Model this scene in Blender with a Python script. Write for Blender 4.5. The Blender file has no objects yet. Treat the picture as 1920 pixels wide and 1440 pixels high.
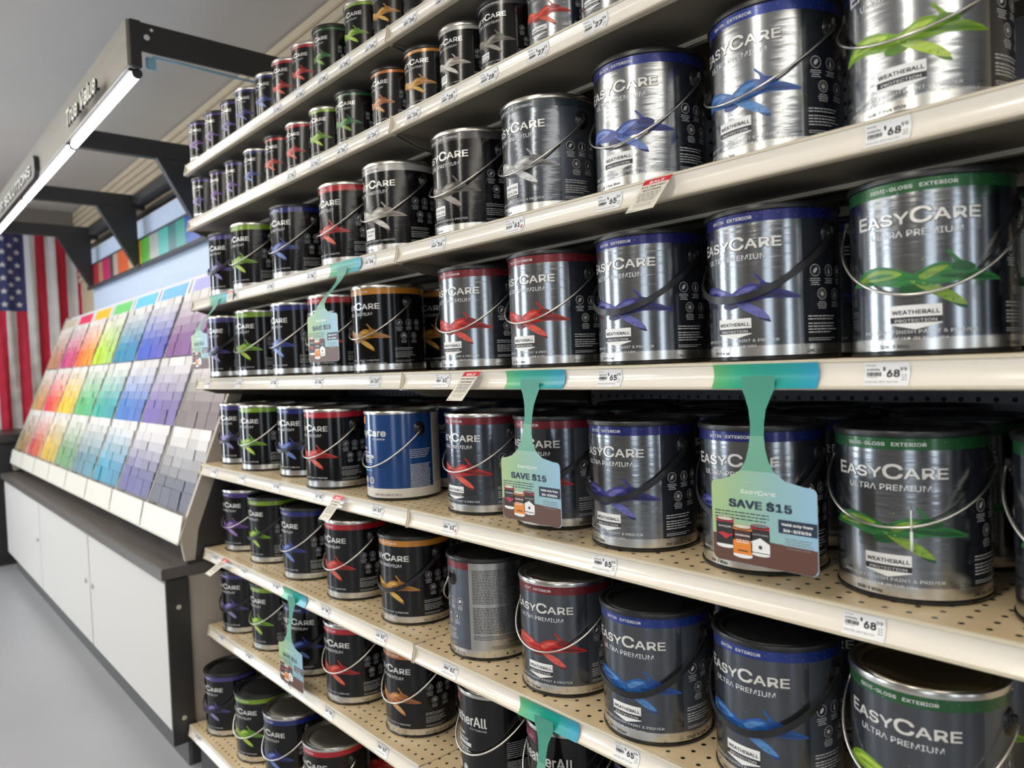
import bpy, bmesh, math, random, os
from math import sin, cos, pi, radians as rad
from mathutils import Vector, Matrix

# ------------------------------------------------------------------ scene, camera, light
SC = bpy.context.scene
COL = SC.collection
cam_d = bpy.data.cameras.new('camera')
cam = bpy.data.objects.new('camera', cam_d); COL.objects.link(cam)
F_PX, YAW, PITCH, ROLL, DIST = 1380.0, 0.846688, -0.0279509, -0.0392791, 0.821261
fw = Vector((-sin(YAW) * cos(PITCH), cos(YAW) * cos(PITCH), sin(PITCH)))
r0 = fw.cross(Vector((0, 0, 1))).normalized(); u0 = r0.cross(fw)
rr = cos(ROLL) * r0 + sin(ROLL) * u0; uu = -sin(ROLL) * r0 + cos(ROLL) * u0
cam.matrix_world = Matrix(((rr.x, uu.x, -fw.x, 0), (rr.y, uu.y, -fw.y, -DIST), (rr.z, uu.z, -fw.z, 0), (0, 0, 0, 1)))
cam_d.sensor_fit = 'HORIZONTAL'; cam_d.sensor_width = 36.0; cam_d.lens = F_PX / 1920 * 36
cam_d.clip_start = 0.02; cam_d.clip_end = 60
cam_d.dof.use_dof = True; cam_d.dof.focus_distance = 1.22; cam_d.dof.aperture_fstop = 4.6
SC.camera = cam
SC.view_settings.view_transform = 'Standard'; SC.view_settings.look = 'None'
SC.view_settings.gamma = 1.0; SC.view_settings.use_curve_mapping = False
SC.view_settings.exposure = -0.12
W = bpy.data.worlds.new('world'); SC.world = W; W.use_nodes = True
W.node_tree.nodes['Background'].inputs[0].default_value = (0.75, 0.85, 1.0, 1)
W.node_tree.nodes['Background'].inputs[1].default_value = 0.3

FLOOR, CEIL = -1.28, 1.40

def area(name, loc, direction, sx, sy, power, color):
    d = bpy.data.lights.new(name, 'AREA'); d.shape = 'RECTANGLE'; d.size = sx; d.size_y = sy
    d.energy = power; d.color = color
    o = bpy.data.objects.new(name, d); COL.objects.link(o); o.location = loc
    z = -Vector(direction).normalized()
    x = Vector((0, 0, 1)).cross(z)
    if x.length < 1e-4: x = Vector((1, 0, 0))
    x.normalize(); y = z.cross(x)
    o.matrix_world = Matrix(((x.x, y.x, z.x, loc[0]), (x.y, y.y, z.y, loc[1]), (x.z, y.z, z.z, loc[2]), (0, 0, 0, 1)))
    return o
WARM = (1.0, 0.95, 0.86); DAY = (0.72, 0.85, 1.0)
# two rows of ceiling tubes above the aisle, uplights added to brighten the ceiling, and the shop's windows
for xx in (-5.0, -2.7, -0.5, 1.6):
    area('ceiling_tube_or_uplight', (xx, -2.75, CEIL - 0.16), (0, 0, -1), 0.17, 3.7, 29, WARM)
    area('ceiling_tube_or_uplight', (xx, -2.75, CEIL - 0.15), (0, 0, 1), 0.12, 3.7, 42, WARM)  # added uplight that only brightens the ceiling, not a tube of the shop
area('window_daylight', (-6.9, -2.55, 0.1), (1, 0, 0), 0.8, 2.0, 80, (0.80, 0.90, 1.0))
for xx, ww, pw in ((-5.2, 1.6, 66), (1.5, 1.2, 20)):
    area('window_daylight', (xx, -4.9, 0.1), (0, 1, 0), ww, 2.0, pw, (0.80, 0.90, 1.0))
for yy, ww, pw in ((-0.95, 0.35, 9), (-2.9, 0.8, 20)):
    area('window_daylight', (3.9, yy, 0.1), (-1, 0, 0), ww, 2.0, pw, (0.80, 0.90, 1.0))
# one more tube row beside the shelves, running along them
for xx in (-4.9, -3.3):
    area('ceiling_tube_or_uplight', (xx, -1.0, CEIL - 0.16), (0, 0, -1), 1.4, 0.09, 9, WARM)

# ------------------------------------------------------------------ materials
MATS = {}
def nt(m): return m.node_tree.nodes, m.node_tree.links
def mat(name, col, rough=0.5, metal=0.0, coat=0.0, spec=0.5, emit=None, es=0.0, bump=None, noise=None, alpha=None, trans=None):
    if name in MATS: return MATS[name]
    m = bpy.data.materials.new(name); m.use_nodes = True
    N, L = nt(m); b = N['Principled BSDF']
    b.inputs['Base Color'].default_value = (*col, 1); b.inputs['Roughness'].default_value = rough
    b.inputs['Metallic'].default_value = metal; b.inputs['Coat Weight'].default_value = coat
    b.inputs['Coat Roughness'].default_value = 0.08; b.inputs['Specular IOR Level'].default_value = spec
    if emit: b.inputs['Emission Color'].default_value = (*emit, 1); b.inputs['Emission Strength'].default_value = es
    tc = N.new('ShaderNodeTexCoord')
    if noise:      # (scale vec, amount)
        mp = N.new('ShaderNodeMapping'); mp.inputs['Scale'].default_value = noise[0]
        no = N.new('ShaderNodeTexNoise'); no.inputs['Scale'].default_value = 1.0; no.inputs['Detail'].default_value = 4
        L.new(tc.outputs['Object'], mp.inputs[0]); L.new(mp.outputs[0], no.inputs[0])
        mx = N.new('ShaderNodeMix'); mx.data_type = 'RGBA'
        k = noise[1]
        mx.inputs[6].default_value = (*[c * (1 - k) for c in col], 1); mx.inputs[7].default_value = (*[min(1, c * (1 + k)) for c in col], 1)
        L.new(no.outputs['Fac'], mx.inputs[0]); L.new(mx.outputs[2], b.inputs['Base Color'])
    if bump:       # (scale vec, strength, distance)
        mp = N.new('ShaderNodeMapping'); mp.inputs['Scale'].default_value = bump[0]
        no = N.new('ShaderNodeTexNoise'); no.inputs['Scale'].default_value = 1.0; no.inputs['Detail'].default_value = 3
        L.new(tc.outputs['Object'], mp.inputs[0]); L.new(mp.outputs[0], no.inputs[0])
        bu = N.new('ShaderNodeBump'); bu.inputs['Strength'].default_value = bump[1]; bu.inputs['Distance'].default_value = bump[2]
        L.new(no.outputs['Fac'], bu.inputs['Height']); L.new(bu.outputs[0], b.inputs['Normal'])
    MATS[name] = m
    return m

def holes_mat(name, col, rough, axes, off, hr, hole=(0.004, 0.0035, 0.003), pitch=0.0254):
    """a sheet punched with a square grid of round holes (object coordinates are world metres here)"""
    m = mat(name, col, rough); N, L = nt(m); b = N['Principled BSDF']
    tc = N.new('ShaderNodeTexCoord'); se = N.new('ShaderNodeSeparateXYZ'); L.new(tc.outputs['Object'], se.inputs[0])
    outs = []
    for a, o in zip(axes, off):
        ad = N.new('ShaderNodeMath'); ad.operation = 'SUBTRACT'; L.new(se.outputs[a], ad.inputs[0]); ad.inputs[1].default_value = o - pitch / 2
        wr = N.new('ShaderNodeMath'); wr.operation = 'WRAP'; L.new(ad.outputs[0], wr.inputs[0]); wr.inputs[1].default_value = 0; wr.inputs[2].default_value = pitch
        ce = N.new('ShaderNodeMath'); ce.operation = 'SUBTRACT'; L.new(wr.outputs[0], ce.inputs[0]); ce.inputs[1].default_value = pitch / 2
        sq = N.new('ShaderNodeMath'); sq.operation = 'MULTIPLY'; L.new(ce.outputs[0], sq.inputs[0]); L.new(ce.outputs[0], sq.inputs[1]); outs.append(sq)
    su = N.new('ShaderNodeMath'); su.operation = 'ADD'; L.new(outs[0].outputs[0], su.inputs[0]); L.new(outs[1].outputs[0], su.inputs[1])
    lt = N.new('ShaderNodeMath'); lt.operation = 'LESS_THAN'; L.new(su.outputs[0], lt.inputs[0]); lt.inputs[1].default_value = hr * hr
    mx = N.new('ShaderNodeMix'); mx.data_type = 'RGBA'; mx.inputs[6].default_value = (*col, 1); mx.inputs[7].default_value = (*hole, 1)
    L.new(lt.outputs[0], mx.inputs[0]); L.new(mx.outputs[2], b.inputs['Base Color'])
    return m

def speck_mat(name, col):
    """glossy colour band printed with fine water droplets"""
    m = mat(name, col, 0.32, 0.35, 0.3); N, L = nt(m); b = N['Principled BSDF']
    tc = N.new('ShaderNodeTexCoord'); vo = N.new('ShaderNodeTexVoronoi'); vo.inputs['Scale'].default_value = 230
    L.new(tc.outputs['Object'], vo.inputs[0])
    lt = N.new('ShaderNodeMath'); lt.operation = 'LESS_THAN'; lt.inputs[1].default_value = 0.13; L.new(vo.outputs['Distance'], lt.inputs[0])
    s2 = N.new('ShaderNodeSeparateColor'); L.new(vo.outputs['Color'], s2.inputs[0])
    gt = N.new('ShaderNodeMath'); gt.operation = 'GREATER_THAN'; gt.inputs[1].default_value = 0.6; L.new(s2.outputs[0], gt.inputs[0])
    mu = N.new('ShaderNodeMath'); mu.operation = 'MULTIPLY'; L.new(lt.outputs[0], mu.inputs[0]); L.new(gt.outputs[0], mu.inputs[1])
    mx = N.new('ShaderNodeMix'); mx.data_type = 'RGBA'; mx.inputs[6].default_value = (*col, 1); mx.inputs[7].default_value = (*[c * 0.5 + 0.3 for c in col], 1)
    L.new(mu.outputs[0], mx.inputs[0]); L.new(mx.outputs[2], b.inputs['Base Color'])
    return m

def ramp_mat(name, stops, axis, lo, hi, rough=0.4, const=False, extra=None):
    """printed sheet whose artwork changes colour along one axis"""
    m = mat(name, stops[0][1], rough); N, L = nt(m); b = N['Principled BSDF']
    tc = N.new('ShaderNodeTexCoord'); se = N.new('ShaderNodeSeparateXYZ'); L.new(tc.outputs['Object'], se.inputs[0])
    mr = N.new('ShaderNodeMapRange'); mr.inputs[1].default_value = lo; mr.inputs[2].default_value = hi; L.new(se.outputs[axis], mr.inputs[0])
    cr = N.new('ShaderNodeValToRGB'); e = cr.color_ramp.elements
    e[0].position, e[0].color = stops[0][0], (*stops[0][1], 1)
    e[1].position, e[1].color = stops[-1][0], (*stops[-1][1], 1)
    for p, c in stops[1:-1]:
        k = e.new(p); k.color = (*c, 1)
    if const: cr.color_ramp.interpolation = 'CONSTANT'
    L.new(mr.outputs[0], cr.inputs[0]); L.new(cr.outputs[0], b.inputs['Base Color'])
    return m

BEIGE = (0.62, 0.53, 0.39)
M_SHELF = mat('beige_powder_coat', (0.60, 0.54, 0.42), 0.38)
M_CHANNEL = mat('ivory_price_channel', (0.80, 0.75, 0.66), 0.16, coat=0.6)
M_CHROME = mat('wire_steel', (0.62, 0.60, 0.56), 0.28, 1.0)
M_BLACKP = mat('black_plastic', (0.012, 0.012, 0.013), 0.34)
M_BLACKM = mat('black_enamel', (0.010, 0.010, 0.011), 0.22)
M_TIN = mat('tin_metal', (0.62, 0.60, 0.56), 0.25, 1.0)
M_GOLD = mat('gold_lacquer_metal', (0.38, 0.32, 0.20), 0.3, 1.0)
M_GREYLID = mat('grey_lid_metal', (0.42, 0.41, 0.37), 0.34, 1.0)
M_PAPER = mat('white_paper', (0.80, 0.80, 0.80), 0.45)
M_INK = mat('black_ink', (0.02, 0.02, 0.025), 0.5)
M_GREYINK = mat('grey_ink', (0.16, 0.16, 0.17), 0.5)
M_RED = mat('sale_red', (0.62, 0.02, 0.035), 0.4)
M_DOT = mat('red_sticker', (0.60, 0.05, 0.06), 0.4)

LB = dict(rough=0.2, coat=0.5)
M_LBLACK = mat('label_black', (0.005, 0.0045, 0.005), 0.13, 0.0, 0.0, spec=0.42, bump=((25, 25, 120), 0.06, 0.002))
M_LSILVER = mat('label_silver', (0.30, 0.315, 0.33), 0.19, 1.0, noise=((60, 60, 3), 0.10), bump=((25, 25, 170), 0.13, 0.002))
M_LGRAPH = mat('label_graphite', (0.11, 0.12, 0.138), 0.17, 0.85, noise=((60, 60, 3), 0.08), bump=((25, 25, 130), 0.14, 0.002))
M_LPANEL = mat('label_dark_panel', (0.016, 0.019, 0.027), 0.25, 0.2, 0.3)
M_LPANELG = mat('label_grey_panel', (0.10, 0.115, 0.14), 0.3, 0.6, 0.2)
M_LSTRIP = mat('label_silver_strip', (0.66, 0.65, 0.62), 0.25, 1.0, bump=((30, 30, 90), 0.05, 0.002))
M_LBACK = mat('label_back_silver', (0.52, 0.51, 0.48), 0.27, 1.0, bump=((30, 30, 60), 0.05, 0.002))
M_LSTRIPW = mat('label_cream_strip', (0.62, 0.59, 0.52), 0.35)
M_LTXT = mat('lettering_silver', (0.74, 0.73, 0.70), 0.28, 0.35)
M_EMBOSS_SHADE = mat('emboss_shade', (0.05, 0.05, 0.055), 0.4)  # dark tone painted as the shade of raised lettering
M_LTXTM = mat('lettering_light_grey', (0.62, 0.63, 0.64), 0.4, 0.0)
M_LTXTD = mat('lettering_small_grey', (0.36, 0.37, 0.39), 0.45)
M_LWHITE = mat('lettering_white', (0.78, 0.78, 0.77), 0.4)
M_LBLUE = mat('label_blue', (0.008, 0.05, 0.19), 0.22, 0.1, 0.4)
M_BADGEO = mat('badge_orange', (0.72, 0.20, 0.015), 0.35)
M_BADGEM = mat('badge_maroon', (0.16, 0.01, 0.04), 0.35)

SPL = {  # colour name : (band, dark, mid, light)
 'purple': ((0.055, 0.045, 0.20), (0.05, 0.03, 0.16), (0.13, 0.10, 0.36), (0.34, 0.30, 0.62)),
 'violet': ((0.07, 0.035, 0.20), (0.06, 0.02, 0.16), (0.20, 0.08, 0.36), (0.40, 0.28, 0.62)),
 'blue':   ((0.012, 0.022, 0.16), (0.012, 0.02, 0.12), (0.045, 0.08, 0.36), (0.20, 0.32, 0.75)),
 'navy':   ((0.010, 0.014, 0.13), (0.012, 0.012, 0.09), (0.05, 0.05, 0.30), (0.17, 0.18, 0.52)),
 'azure':  ((0.010, 0.03, 0.20), (0.01, 0.05, 0.22), (0.022, 0.13, 0.46), (0.11, 0.30, 0.66)),
 'lime':   ((0.20, 0.34, 0.02), (0.08, 0.20, 0.012), (0.25, 0.48, 0.03), (0.55, 0.75, 0.10)),
 'green':  ((0.015, 0.095, 0.028), (0.01, 0.08, 0.02), (0.04, 0.24, 0.06), (0.28, 0.46, 0.06)),
 'red':    ((0.42, 0.012, 0.022), (0.22, 0.008, 0.008), (0.65, 0.04, 0.025), (0.85, 0.16, 0.09)),
 'maroon': ((0.17, 0.012, 0.018), (0.15, 0.008, 0.008), (0.62, 0.03, 0.022), (0.85, 0.14, 0.10)),
 'orange': ((0.55, 0.22, 0.02), (0.30, 0.12, 0.015), (0.62, 0.30, 0.05), (0.85, 0.52, 0.12)),
 'copper': ((0.48, 0.15, 0.03), (0.25, 0.08, 0.02), (0.55, 0.20, 0.06), (0.80, 0.42, 0.16)),
 'white':  ((0.45, 0.44, 0.42), (0.22, 0.18, 0.15), (0.55, 0.50, 0.44), (0.82, 0.78, 0.72)),
 'grey':   ((0.06, 0.055, 0.06), (0.05, 0.045, 0.04), (0.16, 0.14, 0.12), (0.42, 0.38, 0.33)),
 'slate':  ((0.035, 0.05, 0.065), (0.10, 0.10, 0.10), (0.45, 0.45, 0.45), (0.85, 0.85, 0.85)),
}
def splash_mats(c):
    b, d, m, l = SPL[c]
    return (mat('splash_dark_' + c, d, 0.35, noise=((50, 50, 260), 0.6)), mat('splash_mid_' + c, [v * 0.68 for v in m], 0.32, noise=((45, 45, 300), 0.75)), mat('splash_light_' + c, [v * 0.7 for v in l], 0.3, noise=((45, 45, 300), 0.6)))
def band_mat(c, ext):
    b = SPL[c][0]
    return speck_mat('droplet_band_' + c, b) if ext else mat('band_' + c, b, 0.25, 0.15, 0.4)

# ------------------------------------------------------------------ fonts and text
def load_font():
    for base in (bpy.utils.system_resource('DATAFILES'), bpy.utils.resource_path('LOCAL') + '/datafiles'):
        p = os.path.join(base or '', 'fonts', 'Inter.woff2')
        if os.path.exists(p):
            try: return bpy.data.fonts.load(p)
            except Exception: pass
    return None
FONT = load_font()
TX = {}
def text2d(s, bold=0.0, res=2):
    """glyph outlines filled, unit font size, left aligned: (verts, tris, width, capheight)"""
    k = (s, bold, res)
    if k in TX: return TX[k]
    cu = bpy.data.curves.new('t', 'FONT'); cu.body = s; cu.size = 1.0; cu.resolution_u = res; cu.offset = bold
    if FONT: cu.font = FONT
    ob = bpy.data.objects.new('t', cu)
    me = bpy.data.meshes.new_from_object(ob)
    me.calc_loop_triangles()
    vs = [(v.co.x, v.co.y) for v in me.vertices]; ts = [tuple(t.vertices) for t in me.loop_triangles]
    bpy.data.objects.remove(ob); bpy.data.meshes.remove(me); bpy.data.curves.remove(cu)
    xs = [v[0] for v in vs] or [0]
    x0 = min(xs); vs = [(x - x0, y) for x, y in vs]
    TX[k] = (vs, ts, max(xs) - x0)
    return TX[k]
CAP = 0.727

class Art:
    """flat printed artwork: triangles in millimetres, each with a material"""
    def __init__(self): self.v = []; self.f = []; self.m = []; self.mats = []; self.z = []
    def slot(self, m):
        if m not in self.mats: self.mats.append(m)
        return self.mats.index(m)
    def tris(self, vs, ts, m, lift=0):
        o = len(self.v); self.v += [(x, y, lift) for x, y in vs]; s = self.slot(m)
        for t in ts: self.f.append(tuple(o + i for i in t)); self.m.append(s)
    def text(self, s, x, y, cap, m, width=None, align='L', bold=0.0, lift=2, res=2, xs=1.0, vert=False):
        fat = max(0.0, bold) * 1.05; bold = min(bold, 0.0)
        vs, ts, w = text2d(s, bold, res); k = cap / CAP; kx = k * xs
        if width: kx = width / w
        dx = {'L': 0, 'C': -w * kx / 2, 'R': -w * kx}[align]
        sh = [(0, 0)] if fat <= 0 else [(-fat, -fat), (fat, -fat), (fat, fat), (-fat, fat)]
        for q, (sx, sy) in enumerate(sh):
            self.tris([(x + dx + a * kx + sx * k, y + b * k + sy * k) for a, b in vs], ts, m, lift + q * 0.12)
        return w * kx
    def rect(self, x0, y0, x1, y1, m, lift=1): self.tris([(x0, y0), (x1, y0), (x1, y1), (x0, y1)], [(0, 1, 2), (0, 2, 3)], m, lift)
    def poly(self, pts, m, lift=1):
        bm = bmesh.new(); vs = [bm.verts.new((x, y, 0)) for x, y in pts]
        try: f = bm.faces.new(vs)
        except ValueError: bm.free(); return
        bmesh.ops.triangulate(bm, faces=[f]); bm.verts.index_update()
        ts = []
        for g in bm.faces:
            t = tuple(v.index for v in g.verts)
            ts.append(t if g.normal.z > 0 else t[::-1])
        self.tris([tuple(v.co[:2]) for v in bm.verts], ts, m, lift); bm.free()
    def disc(self, x, y, r, m, lift=1, n=16, ry=None, rot=0):
        ry = ry or r; c, s = cos(rot), sin(rot)
        p = [(r * cos(2 * pi * i / n), ry * sin(2 * pi * i / n)) for i in range(n)]
        self.tris([(x, y)] + [(x + a * c - b * s, y + a * s + b * c) for a, b in p], [(0, 1 + i, 1 + (i + 1) % n) for i in range(n)], m, lift)
    def ring(self, x, y, r, w, m, lift=1, n=20):
        vs = []
        for i in range(n):
            a = 2 * pi * i / n; vs += [(x + r * cos(a), y + r * sin(a)), (x + (r - w) * cos(a), y + (r - w) * sin(a))]
        ts = []
        for i in range(n):
            a, b, c, d = 2 * i, 2 * i + 1, 2 * ((i + 1) % n), 2 * ((i + 1) % n) + 1
            ts += [(a, c, b), (b, c, d)]
        self.tris(vs, ts, m, lift)
    def para(self, x0, x1, ytop, step, n, h, m, seed=1, ragged=0.3, center=False, lift=2):
        """small print: rows of word-length dashes"""
        R = random.Random(seed)
        for i in range(n):
            y = ytop - i * step; w = (x1 - x0) * (1 - ragged * R.random()); x = x0 + ((x1 - x0) - w) / 2 if center else x0; e = x + w
            while x < e:
                l = min(R.uniform(1.2, 4.5) * h * 1.4, e - x)
                if l > 0.3: self.rect(x, y, x + l, y + h, m, lift)
                x += l + h * 0.8

def spline(pts, n=5):
    out = []; N = len(pts)
    for i in range(N):
        p0, p1, p2, p3 = (pts[(i + k - 1) % N] for k in range(4))
        for j in range(n):
            t = j / n
            out.append(tuple(0.5 * ((2 * b) + (-a + c) * t + (2 * a - 5 * b + 4 * c - d) * t * t + (-a + 3 * b - 3 * c + d) * t ** 3) for a, b, c, d in zip(p0, p1, p2, p3)))
    return out

def splash(A, c):
    d, m, l = splash_mats(c)
    A.poly(spline([(-80, 80), (-58, 95), (-36, 98), (-14, 92), (2, 84), (4, 76), (-18, 74), (-40, 78), (-62, 79)]), m, 2)
    A.poly(spline([(-68, 84), (-48, 93), (-30, 94), (-12, 88), (-26, 83), (-48, 83)]), l, 3)
    A.poly(spline([(-56, 86), (-36, 90), (-20, 87), (-36, 85.5)]), m, 4)
    A.poly(spline([(-6, 82), (8, 91), (24, 97), (40, 94), (54, 89), (70, 85), (86, 77), (68, 76), (46, 77), (24, 74), (4, 74)]), m, 3)
    A.poly(spline([(22, 82), (44, 84), (66, 82), (80, 78), (62, 77.5), (42, 79)]), d, 4)
    A.poly(spline([(4, 84), (18, 92), (32, 93), (22, 86), (10, 80)]), l, 4)
    A.poly(spline([(34, 90), (40, 97), (52, 95), (58, 90), (50, 86), (40, 87)]), d, 5)
    A.poly(spline([(38, 94), (36, 100), (30, 107), (32, 109), (40, 101), (45, 95)]), m, 4)
    A.poly(spline([(-4, 80), (12, 76), (28, 70), (40, 62), (48, 52), (36, 54), (20, 62), (6, 71)]), l, 3)
    A.poly(spline([(2, 75), (16, 67), (28, 59), (40, 50), (49, 48), (44, 54), (28, 62), (12, 70)]), d, 2)
    A.poly(spline([(-14, 74), (2, 76), (10, 70), (-2, 66), (-14, 68)]), d, 2)
    A.disc(8, 101, 0.8, l, 3, 6); A.disc(12, 106, 0.6, l, 3, 6); A.disc(-2, 60, 0.7, d, 3, 6)

def logo(A, x, y, w, cap, m, lift=3, edge=None):
    """EASYCARE wordmark with larger E and C, centred on x"""
    parts = [('E', 1.18), ('ASY', 1.0), ('C', 1.36), ('ARE', 1.0)]
    tot = 0; g = 0.07 * cap
    for s, k in parts: tot += text2d(s, 0.0, 4)[2] * cap / CAP * k + g
    kx = w / tot; px = x - w / 2
    for s, k in parts:
        ww = text2d(s, 0.0, 4)[2] * cap / CAP * k * kx
        if edge: A.text(s, px + 0.35, y - (0.5 if k > 1.3 else 0) - 0.35, cap * k, edge, width=ww, bold=0.034, lift=lift - 1, res=3)  # offset dark copy paints the emboss shadow under the letters
        A.text(s, px, y - (0.5 if k > 1.3 else 0), cap * k, m, width=ww, bold=0.014, lift=lift, res=4); px += ww + g * kx

def icon(A, x, y, kind, m, k, r=7.5):
    A.disc(x, y, r, k, 1); A.ring(x, y, r, 0.7, m, 2)
    if kind == 0: A.disc(x, y, 4.2, m, 3, 12, 2.2, 0.9)
    elif kind == 1: A.rect(x - 1.6, y - 4.5, x + 1.6, y + 1, m, 3); A.rect(x - 0.6, y + 1, x + 0.6, y + 5, m, 3)
    elif kind == 2: A.disc(x, y + 1, 3.6, m, 3, 12, 2.6); A.rect(x - 3.6, y - 2.4, x + 3.6, y + 0.6, m, 3)
    elif kind == 3: A.disc(x, y, 2.6, m, 3); [A.disc(x + 4.6 * cos(a * pi / 4), y + 4.6 * sin(a * pi / 4), 0.7, m, 3, 6) for a in range(8)]
    else: A.poly([(x, y + 5), (x - 2.4, y - 1), (x - 1.2, y - 3.8), (x + 1.2, y - 3.8), (x + 2.4, y - 1)], m, 3)
    A.para(x - 8, x + 8, y - r - 3.2, 2.5, 4 if kind in (0, 3) else 3, 1.0, m, seed=kind + 3, center=True)

def side_panels(A, ext, m_dim, k):
    mm = 82.5 * pi / 180
    for sgn in (1, -1):
        X = lambda d: (d if sgn > 0 else d - 180) * mm
        for d, y, kk in ((73, 109, 0), (89, 109, 1), (105, 109, 2), (80, 80, 3 if ext else 2), (98, 80, 4)):
            icon(A, X(d), y, kk, m_dim, k)
        A.para(X(65), X(100), 52, 3.6, 2, 1.3, m_dim, 11); A.para(X(65), X(100), 43, 3.6, 4, 1.3, m_dim, 12)
        A.para(X(65), X(98), 25, 2.4, 2, 0.8, m_dim, 13)

LBL = {}
def label_mesh(kind, colour, band='', code='', size='', box='', small=True, R=0.0825, H=0.192, tail=''):
    key = (kind, colour, band, code, size, box, R, tail)
    if key in LBL: return LBL[key]
    A = Art(); mm = 82.5 * pi / 180
    if kind in ('int', 'ext', 'tint'):
        ext = kind != 'int'
        tx = M_LTXT; ts = M_LTXTM
        dim = M_LTXTD if not ext else M_LTXTM
        if box in ('CEILING PAINT',): bt = M_GREYINK
        else: bt = M_LTXTM
        A.text(band, -2, 177.3, 5.4, bt, width={'SATIN': 62, 'SEMI-': 88, 'FLAT ': 57, 'EGGSH': 76, 'PRIME': 92}.get(band[:5], 40), align='C', bold=0.012)
        logo(A, 0, 141, 130, 16.6, tx, 3, M_EMBOSS_SHADE if ext else None)
        A.text('ULTR\u039b PREMIUM', 0, 127, 9.2, ts, width=92, align='C', bold=0.004)
        splash(A, colour)
        if box:
            if box == 'WEATHERALL':
                A.poly([(-25, 34), (0, 28), (25, 34), (25, 54), (-25, 54)], M_LWHITE, 6)
                A.text('WEATHERALL', 0, 44.5, 5.8, M_INK, width=46, align='C', bold=0.03, lift=7)
                A.rect(-25, 35, 25, 41.5, M_INK, 7); A.text('PROTECTION', 0, 36.2, 4.2, M_LWHITE, width=40, align='C', bold=0.0, lift=8)
            else:
                a, b = box.split(' ')[0:2]
                A.rect(-24, 32, 10, 56, M_LWHITE, 6)
                A.text(a, -7, 47.5, 5.6, M_INK, width=29, align='C', bold=0.02, lift=7); A.text(b, -7, 39.5, 5.6, M_INK, width=29 if len(b) > 5 else 22, align='C', bold=0.02, lift=7)
                if tail: A.rect(-24, 32, 10, 37.2, M_INK, 7); A.text(tail, -7, 33, 3.4, M_LWHITE, width=27, align='C', lift=8)
        A.text('PREMIUM FINISH PAINT & PRIMER', 0, 22 + (2 if ext else 4), 5.0, ts, width=116, align='C')
        A.text('HANDCRAFTED IN THE USA WITH US AND GLOBAL MATERIALS' if size.startswith('126') or 'Pure' in code else 'HANDCRAFTED IN THE USA', 4 if size.startswith('126') or 'Pure' in code else -8, 16.4 + (1 if ext else 3), 4.0, ts, width=140 if size.startswith('126') or 'Pure' in code else 78, align='C')
        if code: A.text(code, -38, 8.4, 5.6, M_INK, align='L', bold=0.006, xs=0.9)
        A.text(size, 64 * mm, 8.2, 6.0, M_INK, align='L', bold=0.006, xs=0.86)
        k = M_LBLACK if kind == 'int' else (M_LPANEL if kind == 'ext' else M_LPANEL)
        side_panels(A, ext, dim, M_INK)
        for s in (-1, 1):   # back panel small print
            pass
        ink = M_INK if ext else M_LTXTD
        b0, b1 = 126 * mm, 232 * mm
        A.para(b0, b1, 172, 3.0, 22, 1.3, ink, 21, 0.12); A.para(b0, b1, 100, 3.0, 17, 1.3, ink, 22, 0.15); A.para(b0, b1, 46, 3.0, 3, 1.1, ink, 23, 0.4)
        A.text('True Value', (b0 + b1) / 2, 32, 5, ink, align='C', bold=0.02); A.para(b0 + 25, b1 - 25, 27, 2.6, 3, 0.9, ink, 24, 0.3, True)
        A.rect((b0 + b1) / 2 - 14, 9, (b0 + b1) / 2 + 4, 14, M_INK, 2)
        z0, zs, zb0, zb1 = 6, 19, 173, 188
        front = {'int': M_LBLACK, 'ext': M_LSILVER, 'tint': M_LGRAPH}[kind]
        side = {'int': M_LBLACK, 'ext': M_LPANEL, 'tint': M_LPANELG}[kind]
        back = M_LBACK if ext else M_LBLACK
        bm_ = band_mat('green' if ext and colour == 'lime' else colour, ext)
        def pick(a, z):
            if z < zs: return M_LSTRIP
            aa = abs((a + 180) % 360 - 180)
            if z > zb0: return bm_ if aa < 122 else (back if ext else bm_)
            return front if aa < 61 else (side if aa < 122 else back)
        zz = (z0, zs, zb0, zb1)
        if kind == 'ext': pass
    elif kind == 'blue':
        A.rect(-66, 166, -14, 182, M_BADGEO, 2); A.text('EGGSHELL', -40, 170, 6, M_LWHITE, width=42, align='C', bold=0.02, lift=3)
        A.text('EasyCare', -2, 140, 20, M_LTXT, width=112, align='C', bold=0.02, lift=3, res=4); A.text('INTERIOR', 34, 132, 4, M_LWHITE, width=34, align='C', bold=0.01)
        A.text('ULTRA', -10, 110, 6.6, M_LWHITE, width=34, align='R', bold=0.02); A.text('PREMIUM', 2, 101, 6.6, M_LWHITE, width=50, align='R', bold=0.02)
        A.rect(-48, 91, 18, 98, M_LTXTM, 2); A.text('Paint & Primer in One', -12, 92.6, 4, M_INK, width=50, align='C', bold=0.01, lift=3)
        A.para(-46, 16, 86, 4.5, 2, 1.8, M_LWHITE, 5, 0.1); A.text('CleanAir', -10, 62, 7, mat('pale_blue_print', (0.15, 0.5, 0.8), 0.4), width=44, align='C', bold=0.02)
        for x in (-40, -18, 8): A.ring(x, 42, 8, 2.4, M_LTXTM, 2); A.disc(x, 42, 5, M_GREYINK if x > 0 else M_LSTRIPW, 2); A.para(x - 8, x + 8, 30, 3, 2, 1.1, M_LWHITE, 9, 0.2, True)
        A.text('E-T White', -46, 11, 5.6, M_INK, align='L', xs=0.85); A.text('ONE GALLON (3.78 L)', 18, 10.5, 6.6, M_INK, width=66, bold=0.008)
        X = lambda d: d * mm
        A.para(X(73), X(108), 108, 4.2, 5, 1.2, M_LTXTM, 31, 0.3); A.para(X(73), X(108), 76, 3.0, 18, 1.2, M_LTXTM, 32, 0.1)
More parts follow.
